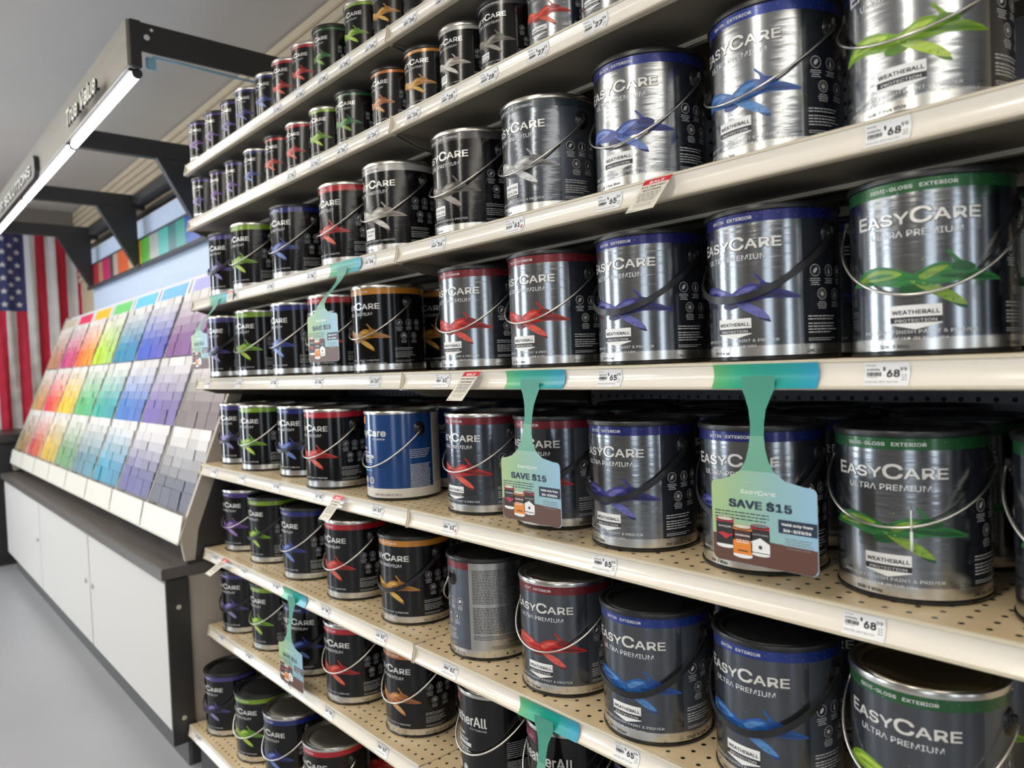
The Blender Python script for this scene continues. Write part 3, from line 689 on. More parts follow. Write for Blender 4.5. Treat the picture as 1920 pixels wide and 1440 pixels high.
# per shelf: x, y, turn, label art, lid, handle
CANS = {
 1: [(-2.430, .056, 7, I('violet', QS), 'black'), (-2.314, .066, -3, I('violet', QS), 'black'), (-2.193, .072, -3, I('purple', QS), 'black'), (-2.075, .069, 7, I('navy', QS), 'tin'), (-1.944, .074, 2, I('blue', QS), 'tin'),
     (-1.829, .072, 4, I('red', QS), 'tin'), (-1.711, .072, 1, I('red', QS), 'tin'), (-1.597, .072, -5, I('green', QS), 'black'), (-1.447, .072, -2, I('lime', QS), 'tin'), (-1.326, .072, 0, I('orange', QS, 'Neutral Base'), 'black'), (-1.212, .072, 0, I('purple', QS, 'Pastel White'), 'black'), (-1.095, .072, 3, I('blue', QS), 'black')],
 2: [(-2.425, .056, 2, I('purple', QS), 'black'), (-2.310, .072, -8, I('violet', QS), 'black'), (-2.184, .072, -5, I('violet', QS), 'black'), (-2.041, .072, -2, I('blue', QS), 'tin'), (-1.899, .072, -1, I('red', QS), 'black'),
     (-1.767, .072, -2, I('red', QS), 'tin'), (-1.634, .072, 1, I('lime', QS), 'tin'), (-1.503, .072, 5, I('green', QS), 'black'), (-1.345, .072, -8, I('copper', QS), 'black'), (-1.217, .072, 4, I('orange', QS, 'Z-T Tint Base'), 'black'),
     (-1.098, .072, -4, I('white', QS, 'Brite White', 'CEILING PAINT'), 'tin'), (-0.979, .072, -2, I('grey', QS, 'Block-Out White', 'PRIMER SEALER', 'INTERIOR'), 'black'), (-0.853, .072, 2, X('red', FE, 'HPX-S White', QS), 'tin'), (-0.735, .072, -3, X('blue', SE, 'SHP-P Pure White', QS), 'tin'), (-0.61, .072, -3, X('green', GE, 'SGW-P Pure White', QS), 'tin')],
 3: [(-2.344, .1, 1, I('purple'), 'black', 'strap'), (-2.160, .1, 1, I('lime'), 'tin', 'wire'), (-1.879, .1, -1, I('blue'), 'black', 'wire'), (-1.598, .1, -7, I('red', S1G), 'tin', 'wire'), (-1.389, .1, 4, I('white', S1G, 'Ceiling Brite White', 'CEILING PAINT'), 'tin', 'wire'),
     (-1.126, .1, -1.5, I('grey', S1G, 'Block-Out White', 'PRIMER SEALER', 'INTERIOR'), 'tin', 'wire'), (-0.918, .1, -3.7, X('slate', 'PRIMER SEALER   EXTERIOR', 'EPS-1 White', S1G, 'tint', 'PRIMER SEALER', 'EXTERIOR'), 'tin', 'wire'), (-0.701, .1, 2, X('blue', SE, 'SHP-P Pure White', S126), 'black', 'wire'),
     (-0.500, .11, -10, X('azure', SE, 'SHP-T Tint Base', S126), 'black', 'wire'), (-0.311, .1, 1, X('lime', GE, 'SGW-P Pure White', S126), 'black', 'wire')],
 4: [(-2.385, .1, -3, I('purple'), 'tin', 'strap'), (-2.157, .1, 2, I('lime'), 'tin', 'wire'), (-1.904, .1, -8, I('blue'), 'tin', 'wire'), (-1.682, .1, 3.5, I('red', S126), 'tin', 'wire'), (-1.463, .1, 0.4, I('orange', S126, 'Z-P Base'), 'tin', 'wire'),
     (-1.122, .1, 3.7, X('maroon', FE, 'HPX-P Pure White', S126), 'black', 'wire'), (-0.915, .1, -0.6, X('maroon', FE, 'HPX-P Pure White', S126), 'black', 'wire'), (-0.708, .1, -2, X('navy', SE, 'SHP-9 White', S1G), 'black', 'strap'), (-0.507, .1, -7, X('navy', SE, 'SHP-9 White', S1G), 'black', 'strap'),
     (-0.312, .1, 8, X('green', GE, 'SGW-9 White', S1G), 'black', 'wire'), (-0.118, .1, -4, X('green', GE, 'SGW-9 White', S1G), 'black', 'wire')],
 5: [(-2.394, .125, 3, I('purple'), 'tin', 'strap'), (-2.165, .102, 2, I('lime'), 'tin', 'wire'), (-1.937, .12, 4, I('blue', S1G), 'tin', 'strap'), (-1.679, .075, -1, I('red', S126), 'tin', 'wire'), (-1.415, .092, -5.7, ('blue', dict(colour='blue')), 'tin', 'wire'),
     (-1.140, .115, -3, X('maroon', FE, 'HPX-9 White', S1G, 'tint'), 'tin', 'wire'), (-0.939, .121, -0.4, X('maroon', FE, 'HPX-9 White', S1G, 'tint'), 'black', 'strap'), (-0.737, .1, -3.7, X('navy', SE, 'SHP-9 White', S1G), 'black', 'strap'), (-0.537, .112, 0.7, X('navy', SE, 'SHP-9 White', S1G), 'black', 'strap'),
     (-0.348, .125, 2.2, X('green', GE, 'SGW-9 White', S1G), 'black', 'wire'), (-0.153, .11, 2, X('green', GE, 'SGW-9 White', S1G), 'black', 'wire')],
 6: [(-2.379, .117, 4, I('violet'), 'tin', 'wire'), (-2.167, .115, -7, I('lime'), 'black', 'strap'), (-1.92, .109, -7.5, I('blue'), 'black', 'wire'), (-1.667, .11, -5, I('red'), 'tin', 'wire'), (-1.411, .113, 1, I('orange', S124, 'Z-T Base'), 'black', 'strap'),
     (-1.139, .105, -99, X('maroon', FE, 'HPX-T Tint Base', S124, 'tint'), 'black', 'wire'), (-0.92, .102, 8, X('maroon', FE, 'HPX-T Tint Base', S124, 'tint'), 'tin', 'wire'), (-0.712, .086, 3.5, X('azure', SE, 'SHP-T Tint Base', S124, 'tint'), 'black', 'strap'),
     (-0.517, .1, -4.5, X('azure', SE, 'SHP-T Tint Base', S124, 'tint'), 'black', 'strap'), (-0.326, .1, -2.5, X('lime', GE, 'SGW-T Tint Base', S124, 'tint'), 'gold', 'wire')],
 7: [(-2.368, .093, 7, I('purple'), 'black', 'strap'), (-2.149, .102, -6.5, I('lime'), 'black', 'wire'), (-1.901, .094, 18, I('blue'), 'black', 'strap'), (-1.665, .095, 2, I('red'), 'tin', 'wire'), (-1.419, .117, -3.6, I('copper', S124, 'Z-T Deep Base'), 'tin', 'wire'),
     (-1.114, .1, -7.5, ('wall', dict(colour='maroon')), 'tin', 'wire'), (-0.914, .1, 5, ('wall', dict(colour='maroon')), 'tin', 'wire'), (-0.709, .1, 0, X('blue', SE, 'SHP-T Tint Base', S124, 'tint'), 'black', 'wire')],
 8: [(-2.372, .028, 5, I('purple'), 'black', 'strap'), (-2.145, .038, 8, I('lime'), 'black', 'wire'), (-1.955, .045, 2.6, I('blue'), 'grey', 'wire'), (-1.722, .05, 2, I('red'), 'grey', 'wire')],
}
CN = {'violet': 'dark violet', 'purple': 'purple', 'navy': 'deep blue', 'blue': 'blue', 'azure': 'bright blue', 'lime': 'lime green', 'green': 'dark green', 'red': 'red', 'maroon': 'dark red', 'orange': 'orange', 'copper': 'copper', 'white': 'whitish', 'grey': 'dark grey', 'slate': 'slate'}
def can_label(kind, col, gallon, n, s, lid, turned=False):
    f = {'int': 'black', 'ext': 'silver', 'tint': 'graphite grey', 'blue': 'bright blue', 'wall': 'all-black'}[kind]
    sz = 'gallon' if gallon else 'quart'
    what = '%s %s can turned backwards' % (f, sz) if turned else '%s %s paint can with %s %s' % (f, sz, CN[col] if kind in ('int', 'ext', 'tint') else ('orange' if kind == 'blue' else 'maroon'), 'band' if kind in ('int', 'ext', 'tint') else 'badge')
    return '%s, %s from left on %s' % (what, ORD[n], LEV[s])
DROP = {(3, 7): 0.088, (3, 8): 0.076, (3, 9): 0.072, (4, 7): 0.074, (4, 8): 0.074, (4, 9): 0.087, (4, 10): 0.082, (5, 9): 0.066, (5, 5): 0.070}
for s, row in CANS.items():
    q = s < 3
    for n, c in enumerate(row):
        x, y, ph, lab, lid = c[:5]; h = c[5] if len(c) > 5 else None
        lb = can_label(lab[0], lab[1]['colour'], not q, n, s, lid, s == 6 and n == 5)
        paint_can(x, y, ZS[s], ph, lb, 'paint can', ('quart cans on the ' if q else 'gallon cans on the ') + LEV[s], RQ if q else RG, HQ if q else HG, lid, lab, h, DROP.get((s, n), 0.076 + 0.004 * ((n * 7 + s * 3) % 2)), streak=(s, n) == (5, 9))
# cans standing behind the front ones where gaps or the low shelf show them
def behind(s, n, dx, dy, rowname, lid=None):
    c = CANS[s][n]
    lab = c[3]
    nm = {'int': 'black', 'ext': 'silver', 'tint': 'graphite', 'blue': 'blue', 'wall': 'black'}[lab[0]]
    lb = '%s can in %s row, behind %s front can from left, %s' % (nm, rowname, ORD[n], LEV[s])
    paint_can(c[0] + dx, c[1] + dy, ZS[s], c[2] * 0.5, lb, 'paint can', 'gallon cans in the %s row of the %s' % (rowname, LEV[s]), RG, HG, lid or c[4], lab, None)
for n in range(11):
    behind(5, n, 0.0, 0.1725, 'second', 'black' if n not in (4,) else 'tin')
    if n not in (0, 5, 10): behind(5, n, -0.088, 0.446 - CANS[5][n][1], 'third', 'black')
for s, ns in ((4, (3, 4, 5, 6, 7, 8, 9)), (3, (1, 2, 3, 4, 5)), (6, (0, 1, 2, 3, 4, 5, 6, 7, 8, 9)), (7, (0, 1, 2, 3, 4, 5, 6)), (8, (0, 1, 2, 3))):
    for n in ns: behind(s, n, 0.0, 0.176, 'second')

# ------------------------------------------------------------------ price labels in the channels
PL = {}
def price_label(s, x, price, sku, desc, n, dot=False):
    y0 = -0.0775 if s == 8 else -0.0025
    A = Art(); w, h = 46, 25
    A.rect(0, 0, w, h, M_PAPER, 0)
    A.para(2, 13, 21.5, 2, 1, 0.7, M_GREYINK, 3)
    A.text(sku, 2, 16.2, 3.1, M_INK, width=13.5, bold=0.01)
    R = random.Random(hash(sku) % 1000 if False else sum(map(ord, sku)))
    xx = 2
    while xx < 17:
        ww = R.choice((0.25, 0.45, 0.7)); A.rect(xx, 10.2, xx + ww, 14.6, M_INK, 1); xx += ww + R.choice((0.3, 0.45))
    A.rect(2, 8.8, 13, 9.2, M_GREYINK, 1)
    A.text('$', 19, 16.2, 5, M_INK, bold=0.02); A.text(price, 23, 9.6, 10.2, M_INK, width=12.6, bold=0.028, res=3); A.text('99', 36.4, 15.8, 5.2, M_INK, width=6.6, bold=0.01)
    A.text(desc, 1.2, 3.6, 2.8, M_GREYINK, width=34)
    A.para(38, 43.5, 11, 2.4, 3, 0.8, M_GREYINK, 7)
    if dot: A.disc(41, 9, 2.1, M_DOT, 4)
    m = MB(); mm = [m.s(k) for k in A.mats]
    vs = []
    for X_, Y_, l in A.v:
        z = -0.0305 + Y_ / 1000; q = (-0.0045 - z) / 0.026
        vs.append((X_ / 1000, 0.0052 * sin(pi * q) - 0.0045 * q - 0.0009 - l * 0.00006, z))
    # split the paper itself so it follows the curve of the channel
    for f, mi in zip(A.f, A.m):
        if mi == 0: continue
        m.bm.faces.new([m.bm.verts.new(vs[i]) for i in f]).material_index = mi
    K = 8
    for k in range(K):
        za, zb = -0.0305 + 0.025 * k / K, -0.0305 + 0.025 * (k + 1) / K
        ya, yb = [0.0052 * sin(pi * ((-0.0045 - z) / 0.026)) - 0.0045 * ((-0.0045 - z) / 0.026) - 0.0007 for z in (za, zb)]
        f = m.bm.faces.new([m.bm.verts.new(p) for p in ((0, ya, za), (w / 1000, ya, za), (w / 1000, yb, zb), (0, yb, zb))]); f.material_index = 0; f.smooth = True
    o = m.build('price_label', None, None, (x - 0.023, y0, ZS[s]))
    tag(o, 'white price label reading $%s.99, %s from left on edge of %s' % (price, ORD[n], LEV[s]), 'price label', 'price labels on the shelf edges')
PR = {
 1: [(-1.782, '26'), (-1.655, '26'), (-1.538, '28'), (-1.437, '28'), (-1.327, '26'), (-1.182, '26'), (-1.075, '26')],
 2: [(-1.72, '26'), (-1.593, '26'), (-1.465, '26'), (-1.335, '26'), (-1.184, '26'), (-1.070, '25'), (-0.956, '28'), (-0.835, '27'), (-0.715, '27')],
 3: [(-2.12, '54'), (-1.874, '54'), (-1.638, '54'), (-1.367, '54'), (-1.121, '56'), (-0.906, '61'), (-0.700, '65'), (-0.316, '68')],
 4: [(-2.376, '54'), (-2.119, '54'), (-1.880, '54'), (-1.625, '54'), (-1.367, '57'), (-1.124, '62'), (-0.711, '65'), (-0.323, '68')],
 5: [(-2.359, '54'), (-2.134, '54'), (-1.895, '54'), (-1.650, '54'), (-1.380, '57'), (-1.121, '62'), (-0.734, '65'), (-0.354, '68')],
 6: [(-2.390, '54'), (-2.157, '54'), (-1.930, '54'), (-1.645, '54'), (-1.390, '57'), (-1.139, '62'), (-0.704, '65')],
 7: [(-2.372, '54'), (-2.153, '54'), (-1.884, '54'), (-1.650, '54'), (-1.404, '57')],
 8: [(-2.406, '54')]}
SKU = {'68': ('668084', 'SGW GAL WHT Semi Pai'), '65': ('401162', 'SHP GAL WHT SAT Pain'), '62': ('401547', 'HPX GAL WHT FLT Pai'), '61': ('147971', 'GAL WHT EXT Primer'), '57': ('218834', 'EGG GAL WHT Int Pain'), '56': ('218842', 'GAL INT Primer'), '54': ('218826', 'GAL WHT INT FLT Pai'),
       '25': ('218815', 'QT WHT Ceiling Paint'), '26': ('218818', 'QT INT Paint'), '27': ('401412', 'QT EXT Paint'), '28': ('218859', 'QT Primer Sealer')}
for s, L_ in PR.items():
    for n, (x, p) in enumerate(L_):
        price_label(s, x, p, *SKU[p], n, dot=(s, n) in ((3, 5), (5, 5), (6, 3), (6, 4), (7, 2), (7, 3)))

# ------------------------------------------------------------------ leaning sale tags
def sale_tag(s, x, label, out=0.045, dropz=0.049, shift=0.0):
    A = Art(); A.rect(0, 0, 46, 66, mat('cream_tag_paper', (0.74, 0.70, 0.60), 0.5), 0)
    A.rect(0, 55, 46, 66, M_RED, 1); A.text('SALE', 23, 57, 7, M_LWHITE, width=24, align='C', bold=0.03, lift=2)
    A.text('$15 INSTANT', 23, 47.5, 5, M_INK, width=40, align='C', bold=0.03); A.text('SAVINGS', 23, 40.5, 5, M_INK, width=30, align='C', bold=0.03)
    A.para(4, 42, 36, 3.4, 6, 1.3, M_INK, s, 0.2, True); A.para(4, 42, 14, 2.8, 3, 0.8, M_GREYINK, s + 4, 0.25, True); A.para(2, 14, 2.5, 2, 1, 1.0, M_INK, 2, 0)
    d = Vector((shift, -out, -dropz)); n_ = d.length; uy = -d / n_
    ux = Vector((1, 0, 0)); n = ux.cross(uy).normalized()
    m = MB(); o = Vector((0, 0, 0)) + d
    k = n_ / 0.066
    for a in A.v: pass
    A.v = [(X_, Y_ * k, l) for X_, Y_, l in A.v]
    m.art(A, o, ux, uy, n)
    m.face([o, o + Vector((0.046, 0, 0)), o + Vector((0.046, 0, 0)) - d, o - d], M_PAPER)
    ob = m.build('sale_tag', None, None, (x, -0.0045, ZS[s] - 0.003))
    sm = ob.modifiers.new('thickness', 'SOLIDIFY') if False else None
    tag(ob, label, 'sale tag', 'red topped sale tags on the shelf edges')
sale_tag(3, -0.632, 'cream sale tag with red top hanging below bright blue cans, third shelf down')
sale_tag(4, -1.050, 'cream sale tag with red top leaning out beside the $62.99 price, fourth shelf')
sale_tag(5, -1.562, 'cream sale tag with red top leaning out beneath the bright blue interior can')
sale_tag(6, -2.300, 'blurred pale sale tag with red top at left end of sixth shelf', 0.06, 0.035)
sale_tag(3, -2.165, 'small faded red topped sale tag near left end of third shelf', 0.004, 0.03)

# ------------------------------------------------------------------ hanging savings cards
M_WBAND = ramp_mat('wobbler_green_to_teal', [(0, (0.10, 0.40, 0.14)), (0.25, (0.02, 0.36, 0.22)), (0.75, (0.015, 0.32, 0.32)), (1, (0.02, 0.30, 0.48))], 0, 0.0, 0.138, 0.3)
M_WNECK = mat('wobbler_sea_green', (0.05, 0.27, 0.19), 0.4)
M_WNECK2 = mat('wobbler_pale_green', (0.14, 0.36, 0.25), 0.4)
M_WCARD = ramp_mat('wobbler_card_gradient', [(0, (0.36, 0.50, 0.22)), (0.3, (0.29, 0.47, 0.29)), (0.6, (0.26, 0.45, 0.44)), (1, (0.27, 0.46, 0.62))], 0, 0.0, 0.138, 0.45)
M_WOOD = mat('printed_brown_boards', (0.11, 0.045, 0.03), 0.5)
M_NAVY = mat('navy_print', (0.01, 0.022, 0.05), 0.5)
def wobbler(s, x, label, out=0.005, tilt=0.0):
    t = thing('savings_card', label, 'hanging card', (x, -0.0045, ZS[s]), 0, 'green hanging savings cards')
    prof = [(0.0052 * sin(pi * k / 8) - 0.0045 * k / 8 - 0.0014, -0.003 - 0.030 * k / 8) for k in range(9)]
    MB().strip(prof, 0, 0, 0.138, M_WBAND).build('channel_strip', t)
    def yz(zm):   # millimetres below shelf top -> (y, z)
        q = max(0.0, min(1.0, (-33 - zm) / 100)); sq = q * q * (3 - 2 * q)
        return (-0.0062 - out * sq, zm / 1000 * (1 - 0.16 * (out > 0.03)) if zm > -147 else zm / 1000 + 0.147 * 0.16 * (out > 0.03))
    neck = [(43, 87, -18), (43, 87, -33), (47, 82, -42), (52, 75, -58), (54.5, 73, -75), (54.5, 73, -90), (53, 75, -105), (49, 79, -120), (41, 87, -133), (28, 100, -142), (12, 126, -147)]
    m = MB()
    for k in range(len(neck) - 1):
        (a0, a1, za), (b0, b1, zb) = neck[k], neck[k + 1]
        (ya, Za), (yb, Zb) = yz(za), yz(zb)
        f = m.face([(b0 / 1000, yb, Zb), (b1 / 1000, yb, Zb), (a1 / 1000, ya, Za), (a0 / 1000, ya, Za)], M_WNECK if k < 5 else (M_WNECK2 if k < 8 else M_WCARD))
    m.build('neck', t)
    A = Art(); w, h, r = 138, 108, 8; vs_ = 0.94
    pts = []
    for cx, cy, a0 in ((w - r, h - r, 0), (r, h - r, 90), (r, r, 180), (w - r, r, 270)):
        for k in range(6): a = rad(a0 + 18 * k); pts.append((cx + r * cos(a), cy + r * sin(a)))
    A.poly(pts, M_WCARD, 0)
    A.poly([(0.5, 36), (137.5, 32), (137.5, 8), (134, 2), (130, 0.2), (8, 0.2), (3, 3), (0.5, 8)], M_WOOD, 1)
    A.poly([(20, h), (35, h), (70, 34), (45, 35)], mat('wobbler_card_light', (0.50, 0.68, 0.34), 0.45), 1) if False else None
    logo(A, 65, 93, 46, 5.6, M_LWHITE, 2)
    A.text('SAVE $15', 66, 74, 13.5, M_NAVY, width=82, align='C', bold=0.04, lift=2, res=3)
    A.para(4, 80, 66, 4.2, 3, 1.5, M_NAVY, 8, 0.12)
    A.rect(90, 48, 137.6, 65, M_NAVY, 2)
    A.text('Valid only from', 113, 58, 4.2, M_LWHITE, width=38, align='C', bold=0.03, lift=3); A.text('3/6-3/23/26', 113, 50.5, 4.6, M_LWHITE, width=34, align='C', bold=0.03, lift=3)
    A.para(96, 133, 41, 3.0, 5, 1.1, M_GREYINK, 9, 0.25, True)
    R_ = mat('print_red', (0.5, 0.02, 0.04), 0.5); O_ = mat('print_orange', (0.72, 0.22, 0.02), 0.5); B_ = mat('print_black', (0.015, 0.012, 0.012), 0.5); G_ = mat('print_dark_brown', (0.06, 0.02, 0.01), 0.5)
    for cx, cy, cw, ch, top, mid, low in ((18, 20, 25, 36, R_, B_, B_), (66, 16, 25, 36, R_, B_, M_LWHITE), (42, 10, 26, 38, O_, G_, O_)):
        A.disc(cx, cy, cw / 2, M_LWHITE, 4, 20, 3); A.rect(cx - cw / 2, cy, cx + cw / 2, cy + ch, mid, 5)
        A.rect(cx - cw / 2, cy, cx + cw / 2, cy + 2, M_LWHITE, 6); A.rect(cx - cw / 2, cy + ch - 4, cx + cw / 2, cy + ch, top, 6)
        A.disc(cx, cy + ch, cw / 2, top, 6, 20, 3); A.disc(cx, cy + ch + 0.4, cw / 2 - 1.5, M_LSTRIPW if mid is not B_ or low is B_ else M_GREYINK, 7, 20, 2.2)
        if low is not mid:
            if low is O_: A.rect(cx - cw / 2, cy + 2, cx + cw / 2, cy + 20, low, 6)
            else: A.poly([(cx - cw / 2, cy + 1), (cx + cw / 2, cy + 1), (cx + cw / 2, cy + 14), (cx, cy + 21), (cx - cw / 2, cy + 15)], low, 6)
    logo(A, 18, 45, 18, 2.6, M_LWHITE, 8); A.poly([(7, 36), (15, 38), (22, 36), (30, 37), (24, 33), (18, 29), (14, 33)], R_, 8)
    A.text('WOODSMAN', 42, 36, 3, M_LWHITE, width=20, align='C', bold=0.02, lift=8); A.para(33, 51, 30, 2.8, 2, 1.2, M_LWHITE, 4, 0.1, True, 8); A.rect(35, 16, 49, 17.6, M_INK, 8)
    A.text('LIMITLESS', 66, 40, 3, M_LTXTM, width=20, align='C', lift=8); A.disc(66, 25, 2.6, M_WOOD, 8)
    (yc, zc) = yz(-147)
    m = MB(); m.art(A, (0, yc, zc - 0.108 * vs_), (1, 0, 0), (0, 0, vs_), (0, -1, 0), base=0.0003)
    m.prism([(x_ / 1000, zc + (y_ / 1000 - 0.108) * vs_) for x_, y_ in pts], 1, yc, yc + 0.0008, M_PAPER)
    m.build('card', t)
    return t
wobbler(4, -0.534, 'green SAVE $15 card hanging over second silver blue banded can, fifth shelf', 0.006)
wobbler(4, -0.938, 'green SAVE $15 card hanging before dark red banded graphite can, fifth shelf', 0.012)
wobbler(3, -1.537, 'green SAVE $15 card swinging out over red banded black can, fourth shelf', 0.055)
wobbler(3, -2.310, 'blurred green SAVE $15 card hanging at left end of third shelf', 0.055)
wobbler(6, -1.879, 'green SAVE $15 card hanging among black cans on the seventh shelf down', 0.012)
wobbler(6, -0.936, 'green card strip at bottom centre, its card cut off by the frame', 0.012)

# ------------------------------------------------------------------ colour chip display, cabinet, canopy
M_LAM = mat('dark_laminate', (0.035, 0.032, 0.03), 0.35)
M_LAMG = mat('grey_brown_woodgrain', (0.115, 0.10, 0.09), 0.34, noise=((2, 60, 60), 0.35))
M_WDOOR = mat('white_laminate_door', (0.62, 0.605, 0.58), 0.45)
M_IVORY = mat('ivory_plastic', (0.70, 0.67, 0.60), 0.4)
M_WPANEL = mat('white_rack_panel', (0.72, 0.72, 0.74), 0.45)
M_SIDEB = mat('beige_side_panel', (0.42, 0.37, 0.31), 0.55)
RX0, RX1 = -6.08, -2.49      # rack ends
CW = (RX1 - RX0) / 8
cab = thing('display_cabinet', 'long white-doored base cabinet with grey woodgrain worktop under colour cards', 'cabinet', (0, 0, 0))
MB().box(RX0, -0.135, -0.648, RX1 + 0.0, 0.50, -0.612, M_LAMG, 0.003).build('worktop', cab)
MB().box(RX0 + 0.02, -0.10, -1.17, RX1 - 0.01, 0.50, -0.65, M_SIDEB).build('carcass', cab)
MB().box(RX0 + 0.02, -0.06, FLOOR, RX1 - 0.03, 0.48, -1.168, M_DARK).box(RX0 + 0.02, -0.072, FLOOR, RX1 - 0.03, -0.06, FLOOR + 0.09, mat('grey_rubber_skirting', (0.10, 0.10, 0.10), 0.6)).build('toe_kick', cab)
MB().box(RX1 - 0.012, -0.125, -1.185, RX1 + 0.004, -0.055, -0.65, M_LAM, 0.002).tube([(RX1 + 0.003, -0.09, -0.74), (RX1 + 0.007, -0.09, -0.74)], 0.008, M_TIN, 12).tube([(RX1 + 0.003, -0.09, -1.10), (RX1 + 0.007, -0.09, -1.10)], 0.008, M_TIN, 12).build('end_post', cab)
for a, b in ((RX0 + 0.02, -4.785), (-4.775, -3.61), (-3.595, RX1 - 0.014)):
    d = MB().box(a, -0.118, -1.15, b, -0.101, -0.668, M_WDOOR, 0.002).build('door', cab)
    for lx in ((b - 0.06,) if b < -3.5 else (a + 0.05,)):
        MB().tube([(lx, -0.118, -0.88), (lx, -0.123, -0.88)], 0.011, M_TIN, 14).build('lock', d)

rk = thing('color_card_rack', 'slanted white rack of colour cards in three tiers above the long cabinet', 'display rack', (0, 0, 0))
K = 0.385
def sl(z, off=0.0): return -0.06 + K * (z + 0.54) + off
side_prof = [(-0.055, -0.61), (-0.06, -0.52), (sl(0.45), 0.45), (0.49, 0.45), (0.49, -0.61)]
for x, dx in ((RX1 - 0.02, 0.018), (RX0, 0.018)):
    p = MB().prism(side_prof, 0, x, x + dx, M_LAM)
    p.prism([(-0.060, -0.60), (-0.072, -0.52), (sl(0.45) - 0.012, 0.45), (sl(0.45) + 0.03, 0.45), (sl(-0.50) + 0.03, -0.50), (-0.03, -0.60)], 0, x - 0.001, x + dx + 0.001, M_SIDEB)
    p.build('side_panel', rk)
MB().prism([(sl(-0.54) + 0.02, -0.54), (sl(0.45) + 0.02, 0.45), (sl(0.45) + 0.03, 0.45), (sl(-0.54) + 0.03, -0.54)], 0, RX0 + 0.018, RX1 - 0.02, M_WPANEL).build('backboard', rk)
m = MB().box(RX0 + 0.02, 0.02, -0.611, RX1 - 0.03, 0.04, -0.52, M_LAMG)
for k in range(8): m.box(RX0 + CW * k + 0.20, 0.012, -0.60, RX0 + CW * k + 0.34, 0.03, -0.565, M_INK)
m.build('plinth', rk)
MB().box(RX0 + 0.018, -0.078, -0.548, RX1 - 0.021, 0.0, -0.540, M_IVORY, 0.001).build('tray', rk)
hdr_cols = [(0.62, 0.52, 0.38), (0.75, 0.05, 0.12), (0.85, 0.50, 0.02), (0.16, 0.62, 0.16), (0.12, 0.55, 0.75), (0.16, 0.48, 0.80), (0.42, 0.40, 0.75), (0.45, 0.30, 0.60)]
for k in range(8):
    xa, xb = RX0 + CW * k + 0.01, RX0 + CW * (k + 1) - 0.01
    MB().prism([(-0.078, -0.540), (-0.060, -0.455), (-0.056, -0.455), (-0.074, -0.540)], 0, xa, xb, M_IVORY).build('tray_front', rk)
    hm = mat('header_card_%d' % k, hdr_cols[k], 0.4)
    MB().prism([(sl(0.355) - 0.004, 0.355), (sl(0.43) - 0.004, 0.43), (sl(0.43), 0.43), (sl(0.355), 0.355)], 0, xa, xb, M_WPANEL).prism([(sl(0.362) - 0.006, 0.362), (sl(0.422) - 0.006, 0.422), (sl(0.422) - 0.004, 0.422), (sl(0.362) - 0.004, 0.362)], 0, xa + 0.04, xb - 0.04, hm).build('header_panel', rk)
for k in range(9):
    xx = RX0 + CW * k if k < 8 else RX1 - 0.026
    if 0 < k < 8:
        MB().prism([(sl(-0.54) - 0.02, -0.54), (sl(0.35) - 0.012, 0.35), (sl(0.35) + 0.02, 0.35), (sl(-0.54) + 0.02, -0.54)], 0, xx - 0.002, xx + 0.002, M_IVORY).build('divider', rk)
# the cards themselves
cm = bpy.data.materials.new('color_card'); cm.use_nodes = True
N, L = nt(cm); oi = N.new('ShaderNodeObjectInfo'); L.new(oi.outputs['Color'], N['Principled BSDF'].inputs['Base Color']); N['Principled BSDF'].inputs['Roughness'].default_value = 0.5
cm2 = bpy.data.materials.new('color_card_far'); cm2.use_nodes = True
N, L = nt(cm2); va = N.new('ShaderNodeVertexColor'); va.layer_name = 'Col'; L.new(va.outputs['Color'], N['Principled BSDF'].inputs['Base Color']); N['Principled BSDF'].inputs['Roughness'].default_value = 0.5
HUES = {
 'top': [('tan', (0.50, 0.26, 0.13)), ('pink', (0.55, 0.06, 0.22)), ('orange', (0.90, 0.14, 0.03)), ('lime', (0.50, 0.70, 0.01)), ('teal', (0.02, 0.25, 0.38)), ('blue', (0.03, 0.09, 0.50)), ('mauve', (0.20, 0.07, 0.24)), ('lilac', (0.22, 0.10, 0.30))],
 'middle': [('ochre', (0.50, 0.32, 0.12)), ('red', (0.78, 0.03, 0.07)), ('yellow', (0.88, 0.52, 0.02)), ('green', (0.10, 0.42, 0.14)), ('sea green', (0.03, 0.38, 0.28)), ('blue', (0.02, 0.16, 0.50)), ('violet', (0.13, 0.08, 0.34)), ('taupe', (0.17, 0.13, 0.12))],
 'bottom': [('olive', (0.30, 0.24, 0.10)), ('brick red', (0.55, 0.06, 0.06)), ('mustard', (0.65, 0.40, 0.05)), ('leaf green', (0.14, 0.30, 0.11)), ('slate', (0.10, 0.20, 0.24)), ('turquoise', (0.02, 0.28, 0.42)), ('indigo', (0.09, 0.08, 0.26)), ('grey', (0.07, 0.07, 0.10))]}
TIER = {'bottom': (-0.455, -0.205), 'middle': (-0.19, 0.062), 'top': (0.085, 0.345)}
card_me = MB().box(0.002, -0.0025, 0, 0.100, 0, 0.064, cm).mesh('card')
NR = 7; far_b = MB(); far_cols = []; RC = random.Random(5); cnt = 0
def card_col(tn, c, r, k):
    h = HUES[tn][c][1]; t = (r / (NR - 1)) ** 1.35
    nb = HUES[tn][min(7, c + 1)][1]; mixk = 0.10 * k; h = [a * (1 - mixk) + b * mixk for a, b in zip(h, nb)]
    p = (0.72, 0.68, 0.64); sat = min(1, 1.05 - t)
    v = 0.88 + 0.24 * RC.random()
    return tuple(max(0.01, min(0.95, (a * sat ** 1.05 + b * (1 - sat ** 1.05)) * v)) for a, b in zip(h, p))
KW = ['leftmost', 'second from left', 'third from left', 'rightmost']
CWD = {7: 'column nearest the cans', 6: 'second column from cans', 5: 'third column from cans', 4: 'fourth column from cans'}
